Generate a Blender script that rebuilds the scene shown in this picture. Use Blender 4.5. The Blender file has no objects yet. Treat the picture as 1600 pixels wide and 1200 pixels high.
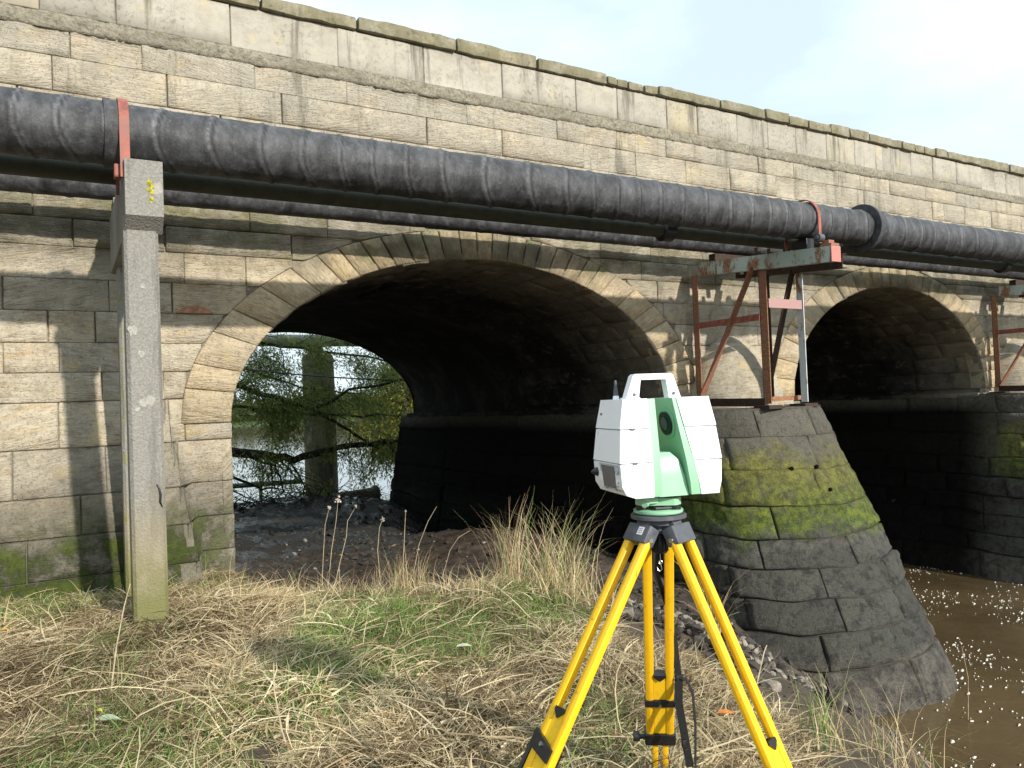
import bpy, bmesh, math, random
import numpy as np
from mathutils import Vector, Matrix, noise
random.seed(7); rng = np.random.default_rng(11)
S = bpy.context.scene; COL = S.collection
R = math.radians
# ------------------------------------------------------------------ camera, sky, sun, exposure
# world: X along the bridge (to the right), Y towards and under the bridge, Z up; eye height is z = 0
cam = bpy.data.objects.new('camera', bpy.data.cameras.new('camera')); COL.objects.link(cam); S.camera = cam
cam.data.sensor_width = 36; cam.data.lens = 1200/1600*36; cam.data.clip_start = .05; cam.data.clip_end = 4000
_vx = Vector((2050, 53, -1200)).normalized(); _vy = Vector((-701, -55, -1200)); _vy = (_vy-_vx*_vy.dot(_vx)).normalized()
_vz = _vx.cross(_vy)
cam.matrix_world = Matrix((_vx, _vy, _vz)).to_4x4()
SUN_EL, SUN_AZ = 25.0, 10.8       # azimuth measured from -Y towards +X
sd = Vector((math.sin(R(SUN_AZ))*math.cos(R(SUN_EL)), -math.cos(R(SUN_AZ))*math.cos(R(SUN_EL)), math.sin(R(SUN_EL))))
sl = bpy.data.lights.new('sun', 'SUN'); sun = bpy.data.objects.new('sun', sl); COL.objects.link(sun)
sl.energy = 4.7; sl.angle = R(1.2); sl.color = (1, .94, .84)
sun.rotation_euler = sd.to_track_quat('Z', 'Y').to_euler()
W = bpy.data.worlds.new('World'); S.world = W; W.use_nodes = True
wt = W.node_tree; wt.nodes.clear()
def wn(t, **k):
    n = wt.nodes.new(t)
    for a, b in k.items(): setattr(n, a, b)
    return n
sky = wn('ShaderNodeTexSky', sky_type='NISHITA', sun_disc=False, sun_elevation=R(SUN_EL), sun_rotation=math.atan2(sd.x, sd.y), air_density=1.0, dust_density=1.6, ozone_density=1.0)
tc = wn('ShaderNodeTexCoord'); mp = wn('ShaderNodeMapping'); mp.inputs['Scale'].default_value = (1, 1, 2.6)
wt.links.new(tc.outputs['Generated'], mp.inputs[0])
nz = wn('ShaderNodeTexNoise'); nz.inputs['Scale'].default_value = 2.3; nz.inputs['Detail'].default_value = 5; nz.inputs['Roughness'].default_value = .5
wt.links.new(mp.outputs[0], nz.inputs['Vector'])
cr = wn('ShaderNodeValToRGB'); cr.color_ramp.elements[0].position = .36; cr.color_ramp.elements[1].position = .62
cr.color_ramp.elements[0].color = (.62, .62, .62, 1); cr.color_ramp.elements[1].color = (.97, .97, .97, 1)
wt.links.new(nz.outputs[0], cr.inputs[0])
mixs = wn('ShaderNodeMixRGB'); mixs.inputs[2].default_value = (10.5, 12.5, 13.5, 1)
wt.links.new(cr.outputs[0], mixs.inputs[0]); wt.links.new(sky.outputs[0], mixs.inputs[1])
bg = wn('ShaderNodeBackground'); bg.inputs['Strength'].default_value = .088
wo = wn('ShaderNodeOutputWorld'); wt.links.new(mixs.outputs[0], bg.inputs[0]); wt.links.new(bg.outputs[0], wo.inputs[0])
S.view_settings.view_transform = 'Standard'; S.view_settings.look = 'None'; S.view_settings.exposure = .33; S.view_settings.gamma = 1
S.view_settings.use_curve_mapping = False
S.render.engine = 'CYCLES'

# ------------------------------------------------------------------ helpers
def props(o, label=None, cat=None, group=None, kind=None):
    if label: o['label'] = label
    if cat: o['category'] = cat
    if group: o['group'] = group
    if kind: o['kind'] = kind
    return o
def link(name, me, mat=None, parent=None, smooth=False):
    o = bpy.data.objects.new(name, me); COL.objects.link(o)
    if mat is not None and not me.materials: me.materials.append(mat)
    if smooth:
        me.polygons.foreach_set('use_smooth', [True]*len(me.polygons))
    if parent is not None: o.parent = parent
    return o
def empty(name, loc, label, cat, group=None, rz=0, kind=None):
    o = bpy.data.objects.new(name, None); COL.objects.link(o); o.location = loc; o.rotation_euler.z = rz
    return props(o, label, cat, group, kind)
def mesh(name, v, f, mat=None, parent=None, smooth=False, uv=None):
    me = bpy.data.meshes.new(name); me.from_pydata([tuple(p) for p in v], [], f)
    if uv is not None:
        l = me.uv_layers.new(name='UVMap'); idx = np.empty(len(me.loops), np.int32); me.loops.foreach_get('vertex_index', idx)
        l.data.foreach_set('uv', np.asarray(uv, np.float32)[idx].ravel())
    me.update()
    return link(name, me, mat, parent, smooth)
class BM:
    """collects shapes of one part"""
    def __init__(s): s.b = bmesh.new()
    def box(s, c, d, rot=None, bev=0.0, taper=None):
        vs = []
        for sx in (-1, 1):
            for sy in (-1, 1):
                for sz in (-1, 1):
                    t = taper if (taper and sz > 0) else (1, 1)
                    p = Vector((sx*d[0]/2*t[0], sy*d[1]/2*t[1], sz*d[2]/2))
                    if rot: p = rot @ p
                    vs.append(s.b.verts.new(p+Vector(c)))
        fs = [s.b.faces.new([vs[i] for i in q]) for q in ((0,1,3,2),(4,6,7,5),(0,4,5,1),(2,3,7,6),(0,2,6,4),(1,5,7,3))]
        if bev:
            es = list({e for f in fs for e in f.edges}); bmesh.ops.bevel(s.b, geom=es, offset=bev, segments=2, affect='EDGES', profile=.6)
        return s
    def bar(s, a, b, w, h, up=(0, 0, 1), bev=0):
        a = Vector(a); b = Vector(b); z = (b-a).normalized(); x = Vector(up).cross(z)
        if x.length < 1e-4: x = Vector((1, 0, 0)).cross(z)
        x.normalize(); y = z.cross(x); return s.box((a+b)/2, (w, h, (b-a).length), Matrix((x, y, z)).transposed(), bev)
    def tube(s, pts, rad, n=12, caps=True):
        pts = [Vector(p) for p in pts]; rad = rad if hasattr(rad, '__len__') else [rad]*len(pts)
        rings = []; x = None
        for i, p in enumerate(pts):
            d = (pts[min(i+1, len(pts)-1)]-pts[max(i-1, 0)]).normalized()
            if x is None: x = d.orthogonal().normalized()
            else: x = (x-d*x.dot(d)).normalized()
            y = d.cross(x)
            rings.append([s.b.verts.new(p+(x*math.cos(2*math.pi*k/n)+y*math.sin(2*math.pi*k/n))*rad[i]) for k in range(n)])
        for a, b in zip(rings, rings[1:]):
            for k in range(n): f = s.b.faces.new((a[k], a[(k+1) % n], b[(k+1) % n], b[k])); f.smooth = True
        if caps:
            s.b.faces.new(rings[0][::-1]); s.b.faces.new(rings[-1])
        return s
    def poly(s, loop, ext):
        """closed prism: loop of points, extruded by vector ext"""
        a = [s.b.verts.new(Vector(p)) for p in loop]; b = [s.b.verts.new(Vector(p)+Vector(ext)) for p in loop]; n = len(loop)
        fs = [s.b.faces.new(a[::-1]), s.b.faces.new(b)]
        for k in range(n): fs.append(s.b.faces.new((a[k], a[(k+1) % n], b[(k+1) % n], b[k])))
        return s
    def bevel(s, off, seg=2, ang=30):
        es = [e for e in s.b.edges if len(e.link_faces) == 2 and e.calc_face_angle(0) > R(ang)]
        bmesh.ops.bevel(s.b, geom=es, offset=off, segments=seg, affect='EDGES', profile=.6); return s
    def out(s, name, mat, parent=None, smooth=False):
        bmesh.ops.recalc_face_normals(s.b, faces=s.b.faces)
        me = bpy.data.meshes.new(name); s.b.to_mesh(me); s.b.free()
        if smooth:
            o = link(name, me, mat, parent, False)
            me.polygons.foreach_set('use_smooth', [True]*len(me.polygons))
            try: me.set_sharp_from_angle(angle=R(35))
            except Exception: pass
            return o
        return link(name, me, mat, parent)
def copy_tree(o, parent=None):
    c = o.copy(); COL.objects.link(c); c.parent = parent
    for ch in list(o.children): copy_tree(ch, c)
    return c

# ------------------------------------------------------------------ materials
class MT:
    def __init__(s, name, rough=.85, metal=0):
        s.m = bpy.data.materials.new(name); s.m.use_nodes = True; s.t = s.m.node_tree; s.p = s.t.nodes['Principled BSDF']
        s.p.inputs['Roughness'].default_value = rough; s.p.inputs['Metallic'].default_value = metal
        s.p.inputs['Specular IOR Level'].default_value = .3
        s._g = None
    def n(s, t, **k):
        x = s.t.nodes.new(t)
        for a, b in k.items(): setattr(x, a, b)
        return x
    def l(s, a, b): s.t.links.new(a, b)
    def geo(s, w='Position'):
        if s._g is None: s._g = s.n('ShaderNodeNewGeometry')
        return s._g.outputs[w]
    def uv(s): return s.n('ShaderNodeTexCoord').outputs['UV']
    def obj(s): return s.n('ShaderNodeTexCoord').outputs['Object']
    def rand(s): return s.n('ShaderNodeObjectInfo').outputs['Random']
    def mapv(s, v, sc=(1, 1, 1), rot=(0, 0, 0), loc=(0, 0, 0)):
        x = s.n('ShaderNodeMapping'); x.inputs['Scale'].default_value = sc; x.inputs['Rotation'].default_value = rot; x.inputs['Location'].default_value = loc
        s.l(v, x.inputs[0]); return x.outputs[0]
    def noise(s, v, scale, detail=4, rough=.55, w=None, dist=0):
        x = s.n('ShaderNodeTexNoise')
        if w is not None: x.noise_dimensions = '4D'; s.put(x.inputs['W'], w)
        x.inputs['Scale'].default_value = scale; x.inputs['Detail'].default_value = detail; x.inputs['Roughness'].default_value = rough; x.inputs['Distortion'].default_value = dist
        if v is not None: s.l(v, x.inputs['Vector'])
        return x.outputs[0]
    def put(s, sock, v):
        if hasattr(v, 'is_linked') or hasattr(v, 'links'): s.l(v, sock)
        else: sock.default_value = v
    def math(s, op, a, b=0, clamp=False):
        x = s.n('ShaderNodeMath', operation=op, use_clamp=clamp); s.put(x.inputs[0], a); s.put(x.inputs[1], b); return x.outputs[0]
    def ramp(s, v, a, b, lo=0., hi=1.):
        x = s.n('ShaderNodeMapRange'); x.interpolation_type = 'SMOOTHSTEP'
        for i, q in enumerate((v, a, b, lo, hi)): s.put(x.inputs[i], q)
        return x.outputs[0]
    def mix(s, f, a, b, mode='MIX'):
        x = s.n('ShaderNodeMixRGB', blend_type=mode); s.put(x.inputs[0], f)
        for i, c in ((1, a), (2, b)):
            if isinstance(c, tuple): x.inputs[i].default_value = (*c, 1) if len(c) == 3 else c
            else: s.l(c, x.inputs[i])
        return x.outputs[0]
    def cramp(s, v, stops):
        x = s.n('ShaderNodeValToRGB'); r = x.color_ramp
        while len(r.elements) < len(stops): r.elements.new(.5)
        for e, (p, c) in zip(r.elements, stops): e.position = p; e.color = (*c, 1)
        s.l(v, x.inputs[0]); return x.outputs[0]
    def sep(s, v):
        x = s.n('ShaderNodeSeparateXYZ'); s.l(v, x.inputs[0]); return x.outputs
    def bump(s, h, strength=.4, dist=.01, nrm=None):
        x = s.n('ShaderNodeBump'); x.inputs['Strength'].default_value = strength; x.inputs['Distance'].default_value = dist; s.l(h, x.inputs['Height'])
        if nrm is not None: s.l(nrm, x.inputs['Normal'])
        return x.outputs[0]
    def fin(s, col=None, nrm=None, rough=None):
        if col is not None: s.put(s.p.inputs['Base Color'], (*col, 1) if isinstance(col, tuple) else col)
        if nrm is not None: s.l(nrm, s.p.inputs['Normal'])
        if rough is not None: s.put(s.p.inputs['Roughness'], rough)
        return s.m

def sandstone(name, tones, bed=1.0, dressed=False, zones=None, scale=1.0, rot=.5, chunk=0):
    """sandstone: per-stone tone, bedding lines in the stone's own UV at its own tilt, weathering in world space"""
    m = MT(name, .9); r = m.rand(); uv = m.uv(); pos = m.geo()
    rr = m.math('FRACT', m.math('MULTIPLY', r, 17.31)); tonev = m.math('FRACT', m.math('MULTIPLY', r, 31.7)); r3 = m.math('FRACT', m.math('MULTIPLY', r, 5.7))
    vr = m.n('ShaderNodeVectorRotate', rotation_type='Z_AXIS'); m.l(uv, vr.inputs['Vector'])
    m.l(m.math('MULTIPLY', m.math('SUBTRACT', r3, .5), rot), vr.inputs['Angle'])
    v = m.mapv(vr.outputs[0], (1.8, 10, 1)); bedn = m.noise(v, 2.6*scale, 5, .65, m.math('MULTIPLY', r, 40), .25)
    v2 = m.mapv(vr.outputs[0], (4, 38, 1)); fine = m.noise(v2, 2.2*scale, 3, .6, m.math('MULTIPLY', r, 90), .1)
    base = m.cramp(rr, tones)
    big = m.noise(pos, 1.1, 5, .6); mid = m.noise(pos, 6, 7, .72); grit = m.noise(pos, 120, 3, .6)
    c = m.mix(m.ramp(bedn, .42, .62, 0, .42*bed), base, m.mix(1, base, (.62, .55, .45), 'MULTIPLY'))
    c = m.mix(m.ramp(m.noise(v, 1.1*scale, 3, .6, m.math('MULTIPLY', r, 70), .4), .55, .68, 0, .5*bed), c, (.46, .33, .17))
    c = m.mix(m.ramp(fine, .56, .68, 0, .5*bed), c, m.mix(1, c, (.45, .40, .34), 'MULTIPLY'))
    c = m.mix(m.ramp(mid, .46, .62, 0, .6), c, m.mix(1, c, (.64, .63, .60), 'MULTIPLY')); c = m.mix(m.ramp(m.noise(pos, 23, 6, .8), .56, .66, 0, .5), c, m.mix(1, c, (.55, .53, .48), 'MULTIPLY'))
    c = m.mix(m.ramp(big, .42, .68, 0, .5), c, (.26, .24, .20))
    c = m.mix(m.ramp(m.noise(pos, 3.1, 4, .6), .56, .7, 0, .5), c, (.52, .41, .22))
    sx = m.sep(pos)
    c = m.mix(m.math('MULTIPLY', m.ramp(sx[2], 2.3, 3.3), m.ramp(m.noise(pos, 1.9, 6, .7), .35, .62, .1, .6)), c, (.33, .305, .255))
    # dark water streaks running down the face
    st = m.noise(m.mapv(pos, (2.3, 1, .22)), 1.7, 6, .7)
    stm = m.ramp(st, .52, .66, 0, 1)
    if dressed:
        stm = m.math('MULTIPLY', stm, m.ramp(sx[2], 3.5, 4.35, .35, 1.)); c = m.mix(m.math('MULTIPLY', stm, .8), c, (.085, .078, .06))
        gr = m.math('MULTIPLY', m.ramp(m.noise(pos, 20, 6, .7), .5, .64, 0, .8), m.ramp(big, .4, .6, .2, 1)); c = m.mix(gr, c, (.17, .155, .12))
    else:
        stm = m.math('MULTIPLY', stm, m.ramp(sx[2], 1.2, 3.4, .15, .7)); c = m.mix(stm, c, (.14, .125, .095))
    for z in (zones or []): c = z(m, c, sx, pos)
    h = m.math('ADD', m.math('MULTIPLY', bedn, .8*bed), m.math('ADD', m.math('MULTIPLY', fine, .6*bed), m.math('ADD', m.math('MULTIPLY', grit, .22), m.math('MULTIPLY', mid, .5))))
    pk = m.noise(pos, 38, 3, .7); h = m.math('ADD', h, m.ramp(pk, .55, .7, 0, .25))
    if chunk:
        ck = m.noise(pos, 13, 8, .82, dist=.4); ck2 = m.noise(m.mapv(pos, (1, 1, 1.6)), 34, 6, .75)
        c = m.mix(m.ramp(tonev, .1, .9, 0, .4), c, m.mix(1, c, (.40, .40, .40), 'MULTIPLY')); c = m.mix(m.ramp(ck, .50, .38, 0, .8), c, m.mix(1, c, (.42, .42, .40), 'MULTIPLY')); c = m.mix(m.ramp(ck2, .56, .68, 0, .35), c, m.mix(1, c, (1.9, 1.9, 1.9), 'MULTIPLY'))
        h = m.math('ADD', h, m.math('ADD', m.math('MULTIPLY', ck, 1.7*chunk), m.math('MULTIPLY', ck2, 1.0*chunk)))
        m.l(m.ramp(sx[1], 7.6, 8.6, .5, .05), m.p.inputs['Specular IOR Level'])
        return m.fin(c, m.bump(h, 1.0, .05), m.ramp(sx[2], -1.7, -2.1, .85, .5))
    return m.fin(c, m.bump(h, .9 if not dressed else .35, .035 if not dressed else .02))
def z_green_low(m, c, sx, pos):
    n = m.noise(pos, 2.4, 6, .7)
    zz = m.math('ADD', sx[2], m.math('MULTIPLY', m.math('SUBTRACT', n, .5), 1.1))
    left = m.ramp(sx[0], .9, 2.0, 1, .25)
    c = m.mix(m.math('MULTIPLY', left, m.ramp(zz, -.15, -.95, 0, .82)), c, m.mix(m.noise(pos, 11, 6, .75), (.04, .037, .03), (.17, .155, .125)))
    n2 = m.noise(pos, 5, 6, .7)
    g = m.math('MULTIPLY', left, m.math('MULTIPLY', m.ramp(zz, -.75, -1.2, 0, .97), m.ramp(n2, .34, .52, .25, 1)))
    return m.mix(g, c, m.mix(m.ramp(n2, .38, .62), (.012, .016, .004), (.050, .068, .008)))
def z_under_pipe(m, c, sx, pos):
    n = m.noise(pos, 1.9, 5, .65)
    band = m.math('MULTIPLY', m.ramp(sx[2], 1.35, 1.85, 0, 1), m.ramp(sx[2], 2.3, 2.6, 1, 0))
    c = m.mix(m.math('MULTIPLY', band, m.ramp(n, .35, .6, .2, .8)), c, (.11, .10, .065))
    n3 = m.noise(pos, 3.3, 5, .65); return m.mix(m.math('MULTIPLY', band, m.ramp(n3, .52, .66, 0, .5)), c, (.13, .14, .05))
T_buff = [(0, (.46, .405, .315)), (.25, (.51, .45, .345)), (.45, (.42, .375, .30)), (.65, (.52, .44, .315)), (.8, (.48, .43, .34)), (1, (.40, .36, .295))]
T_warm = [(0, (.52, .42, .28)), (.3, (.57, .47, .325)), (.55, (.48, .40, .275)), (.8, (.58, .46, .29)), (1, (.50, .385, .24))]
T_grey = [(0, (.36, .335, .29)), (.4, (.41, .38, .325)), (.7, (.30, .285, .245)), (.85, (.42, .36, .235)), (1, (.39, .36, .295))]
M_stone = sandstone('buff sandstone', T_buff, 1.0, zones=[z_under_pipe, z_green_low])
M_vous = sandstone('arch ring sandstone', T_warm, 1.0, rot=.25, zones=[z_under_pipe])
M_para = sandstone('dressed parapet sandstone', T_grey, .15, dressed=True)
def z_cope(m, c, sx, pos):
    n = m.noise(pos, 4, 6, .7); c = m.mix(m.ramp(n, .3, .6, .3, .9), c, (.155, .14, .08))
    return m.mix(m.ramp(m.noise(pos, 14, 5, .7), .52, .66, 0, .6), c, (.07, .07, .045))
M_cope = sandstone('mossy coping sandstone', T_grey, .4, dressed=True, zones=[z_cope])
def z_pier(m, c, sx, pos):
    n = m.noise(pos, 1.7, 6, .7); n2 = m.noise(pos, 6, 6, .75)
    zz = m.math('ADD', sx[2], m.math('MULTIPLY', m.math('SUBTRACT', n, .5), 1.0))
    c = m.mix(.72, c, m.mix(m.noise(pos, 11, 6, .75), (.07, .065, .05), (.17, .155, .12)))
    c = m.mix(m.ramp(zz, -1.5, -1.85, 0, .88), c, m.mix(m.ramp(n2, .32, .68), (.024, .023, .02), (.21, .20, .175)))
    dg = m.math('MULTIPLY', m.ramp(zz, -1.9, -2.15, 0, 1), m.ramp(n2, .48, .6, 0, .55)); c = m.mix(dg, c, (.055, .062, .03))
    c = m.mix(m.ramp(zz, -3.05, -3.35, 0, .85), c, m.mix(m.ramp(n2, .36, .64), (.09, .075, .06), (.30, .26, .215)))
    c = m.mix(m.math('MULTIPLY', m.ramp(sx[2], -.3, -.6), m.ramp(sx[1], 7.7, 8.8, 0, .93)), c, (.008, .009, .007))  # shade under the arch painted onto the pier sides
    g = m.math('MULTIPLY', m.math('MULTIPLY', m.ramp(zz, -.62, -1.0, 0, 1), m.ramp(zz, -1.95, -1.6, 0, 1)), m.math('MULTIPLY', m.ramp(n2, .33, .50, .15, .97), m.ramp(sx[1], 8.4, 7.6)))
    return m.mix(g, c, m.mix(m.ramp(zz, -1.0, -1.7), m.mix(m.ramp(m.noise(pos, 9, 5, .7), .35, .65), (.13, .125, .03), (.31, .30, .055)), m.mix(m.ramp(m.noise(pos, 9, 5, .7), .35, .65), (.05, .09, .006), (.23, .30, .02))))
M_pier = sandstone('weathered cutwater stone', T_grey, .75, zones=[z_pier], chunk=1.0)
def z_vault_shade(m, c, sx, pos):  # shade of the vault interior painted into the stone, deepening from the mouth
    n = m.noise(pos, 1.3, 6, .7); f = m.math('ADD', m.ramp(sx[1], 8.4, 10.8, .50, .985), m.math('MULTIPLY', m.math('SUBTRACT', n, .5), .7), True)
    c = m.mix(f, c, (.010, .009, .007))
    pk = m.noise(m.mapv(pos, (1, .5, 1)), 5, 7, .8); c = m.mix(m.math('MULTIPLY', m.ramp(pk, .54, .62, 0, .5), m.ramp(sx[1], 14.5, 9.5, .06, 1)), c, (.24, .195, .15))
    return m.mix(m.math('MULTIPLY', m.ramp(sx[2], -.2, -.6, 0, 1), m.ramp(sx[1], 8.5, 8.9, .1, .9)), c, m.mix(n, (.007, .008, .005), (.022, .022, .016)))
M_barrel = sandstone('shade-darkened vault stone', T_buff, .7, zones=[z_vault_shade])
def mk_mortar():
    m = MT('weathered mortar', .95); p = m.geo(); sx = m.sep(p)
    n = m.noise(p, 30, 6, .75); b = m.noise(p, 2, 4)
    c = m.cramp(n, [(.3, (.11, .095, .07)), (.5, (.26, .235, .18)), (.7, (.36, .33, .26))]); c = m.mix(m.ramp(b, .4, .6, 0, .5), c, (.19, .17, .13)); pk = m.noise(p, 12, 6, .8); c = m.mix(m.ramp(pk, .52, .64, 0, .6), c, (.08, .072, .055))
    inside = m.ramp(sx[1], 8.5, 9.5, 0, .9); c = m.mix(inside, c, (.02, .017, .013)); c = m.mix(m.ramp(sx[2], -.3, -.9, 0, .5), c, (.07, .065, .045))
    return m.fin(c, m.bump(m.math('ADD', n, m.math('MULTIPLY', m.noise(p, 9, 4, .6), 1.5)), .8, .03))
M_mortar = mk_mortar()
def mk_concrete():
    m = MT('pebbly concrete', .9); p = m.geo(); sx = m.sep(p)
    n = m.noise(p, 55, 5, .75); v = m.n('ShaderNodeTexVoronoi'); v.inputs['Scale'].default_value = 60; m.l(p, v.inputs['Vector'])
    c = m.cramp(n, [(.3, (.15, .145, .13)), (.5, (.215, .205, .185)), (.7, (.28, .27, .245))])
    c = m.mix(m.ramp(v.outputs[0], .14, .07, 0, .5), c, (.48, .46, .42)); c = m.mix(m.ramp(m.noise(m.mapv(p, (3, 1, .35)), 2.4, 6, .75), .48, .64, 0, .5), c, (.10, .095, .085))
    v2 = m.n('ShaderNodeTexVoronoi'); v2.inputs['Scale'].default_value = 3.1; m.l(m.mapv(p, (1, .3, .8), loc=(.3, 0, .17)), v2.inputs['Vector'])
    pat = m.math('ADD', v2.outputs[0], m.math('MULTIPLY', m.noise(p, 14, 3), .1)); c = m.mix(m.ramp(pat, .2, .17, 0, .45), c, (.42, .40, .35))
    zz = m.math('ADD', sx[2], m.math('MULTIPLY', m.noise(p, 5, 5, .7), .7))
    c = m.mix(m.ramp(zz, -.05, -.75, 0, .55), c, (.27, .22, .12)); c = m.mix(m.ramp(zz, -.6, -1.0, 0, .75), c, (.12, .125, .03))
    c = m.mix(m.math('MULTIPLY', m.ramp(sx[1], 6.5, 7.2), m.math('MULTIPLY', m.ramp(m.noise(p, 7, 5, .8), .5, .6, 0, .8), m.ramp(sx[2], 1.4, .8))), c, (.20, .20, .04))
    return m.fin(c, m.bump(m.math('ADD', n, m.math('MULTIPLY', v.outputs[0], .8)), .6, .008))
M_conc = mk_concrete()
def mk_bitumen(name='bitumen pipe wrap'):
    m = MT(name, .55); p = m.geo(); o = m.obj()
    n = m.noise(p, 16, 6, .75); s = m.noise(m.mapv(p, (2.2, 1, 1)), 2.6, 6, .72); g = m.noise(p, 70, 3, .7)
    c = m.cramp(s, [(.28, (.013, .013, .015)), (.45, (.036, .037, .040)), (.6, (.070, .072, .079)), (.78, (.14, .14, .155))])
    c = m.mix(m.ramp(n, .52, .7, 0, .45), c, (.15, .15, .165))
    a = m.n('ShaderNodeVertexColor'); a.layer_name = 'Col'; ac = m.sep(a.outputs[0]); c = m.mix(m.math('MULTIPLY', ac[0], m.ramp(m.noise(p, 22, 4, .7), .35, .6, .15, .9)), c, (.21, .21, .225)); c = m.mix(m.math('MULTIPLY', ac[1], .75), c, (.010, .010, .012))
    return m.fin(c, m.bump(m.math('ADD', s, m.math('ADD', m.math('MULTIPLY', n, .7), m.math('MULTIPLY', g, .25))), .7, .012), m.ramp(n, .3, .7, .42, .8))
M_bit = mk_bitumen()
def simple(name, col, rough=.6, metal=0, var=.12, scale=20, bump=.1, spec=.4):
    m = MT(name, rough, metal); p = m.obj(); n = m.noise(p, scale, 4, .6)
    m.p.inputs['Specular IOR Level'].default_value = spec
    dk = tuple(x*(1-var*2.5) for x in col); return m.fin(m.mix(m.ramp(n, .3, .7), dk, col), m.bump(n, bump, .004), m.ramp(n, .3, .7, rough*.85, min(1, rough*1.15)))
M_thin = simple('dark green painted pipe', (.062, .066, .045), .7, var=.2, scale=9, bump=.3)
def scuffed(name, col, rough):
    m = MT(name, rough); p = m.geo(); n = m.noise(p, 18, 6, .75); n2 = m.noise(m.mapv(p, (1, 1, .25)), 60, 5, .7)
    c = m.mix(m.ramp(n, .5, .7, 0, .35), col, tuple(x*.55 for x in col)); c = m.mix(m.ramp(n2, .62, .70, 0, .7), c, (.10, .07, .03))
    m.p.inputs['Specular IOR Level'].default_value = .5
    return m.fin(c, m.bump(n, .08, .003), m.ramp(n, .35, .65, rough*.8, rough*1.4))
def mk_rust(name, paint, f0, f1):
    m = MT(name, .7); p = m.geo(); n = m.noise(m.mapv(p, (1, 1, .5)), 5, 7, .75); n2 = m.noise(p, 40, 4, .7)
    rust = m.cramp(n2, [(.3, (.11, .05, .026)), (.55, (.27, .13, .065)), (.75, (.44, .25, .14))])
    c = m.mix(m.ramp(n, f0, f1), rust, m.mix(n2, paint, tuple(x*.7 for x in paint)))
    return m.fin(c, m.bump(m.math('ADD', n, m.math('MULTIPLY', n2, .4)), .5, .006))
M_rust = mk_rust('rusted steel', (.30, .13, .10), .48, .62)
M_mint = mk_rust('flaking mint paint on rust', (.44, .52, .46), .42, .52)
M_pale = mk_rust('pale paint on rust', (.62, .66, .66), .40, .50)
M_dark_rust = simple('dark rusty steel', (.06, .032, .02), .8, var=.3, scale=25, bump=.4)
M_red = simple('red oxide strap', (.33, .105, .075), .6, var=.2, scale=14, bump=.3)
def mk_ground():
    m = MT('bank soil and mud', .95); p = m.geo(); sx = m.sep(p)
    n = m.noise(p, 9, 7, .7); b = m.noise(p, 1.4, 5, .6); f = m.noise(p, 60, 4, .7)
    soil = m.mix(n, (.03, .022, .015), (.115, .085, .058)); mud = m.mix(m.ramp(m.noise(p, 5, 7, .75), .35, .65), (.022, .017, .013), (.095, .070, .052))
    wet = m.ramp(m.math('ADD', sx[2], m.math('MULTIPLY', b, .4)), -1.75, -2.05)
    c = m.mix(wet, soil, mud); c = m.mix(m.ramp(f, .55, .7, 0, .5), c, (.02, .016, .012))
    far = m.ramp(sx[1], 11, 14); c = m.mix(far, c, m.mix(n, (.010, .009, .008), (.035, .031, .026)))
    c = m.mix(m.ramp(sx[1], 100, 130), c, (.07, .10, .03))
    pud = m.math('MULTIPLY', m.ramp(m.noise(m.mapv(p, (1, .6, 1)), 2.2, 5, .7), .46, .54), m.math('MULTIPLY', wet, m.ramp(sx[1], 9, 11.5)))
    rg = m.math('ADD', m.math('MULTIPLY', pud, -.66), m.ramp(wet, 0, 1, .95, .72))
    m.p.inputs['Specular IOR Level'].default_value = .45
    return m.fin(c, m.bump(m.math('ADD', n, m.math('MULTIPLY', f, .4)), .6, .04), rg)
M_ground = mk_ground()
def mk_water():
    m = MT('murky river water', .07); p = m.geo(); m.p.inputs['Specular IOR Level'].default_value = .5; m.p.inputs['IOR'].default_value = 1.33
    n = m.noise(m.mapv(p, (1, .7, 1)), 3.2, 5, .6, dist=.6); n2 = m.noise(p, .6, 3, .5); big = m.noise(p, .5, 3)
    c = m.mix(m.ramp(big, .35, .65), (.066, .046, .023), (.105, .074, .038))
    sy = m.sep(p); b = m.bump(m.math('ADD', n, m.math('MULTIPLY', n2, 2.)), .30, .05); b.node.inputs['Strength'].default_value = .3; m.l(m.ramp(sy[1], 12, 30, .30, .07), b.node.inputs['Strength'])
    return m.fin(c, b)
M_water = mk_water()
M_foam = simple('pale foam', (.62, .58, .50), .9, var=.05)
def mk_attr(name, rough=.75, transl=.0):
    m = MT(name, rough); a = m.n('ShaderNodeVertexColor'); a.layer_name = 'Col'
    m.p.inputs['Specular IOR Level'].default_value = .25
    m.fin(a.outputs[0])
    if transl:
        t = m.n('ShaderNodeBsdfTranslucent'); m.l(a.outputs[0], t.inputs[0]); x = m.n('ShaderNodeMixShader'); x.inputs[0].default_value = transl
        m.l(m.p.outputs[0], x.inputs[1]); m.l(t.outputs[0], x.inputs[2]); m.l(x.outputs[0], m.t.nodes['Material Output'].inputs[0])
    return m.m
M_blade = mk_attr('grass blades', .7, .25)
M_leaf = mk_attr('willow leaves', .5, .5)
M_bark = simple('dark wet bark', (.045, .036, .028), .85, var=.25, scale=12, bump=.6)

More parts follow.
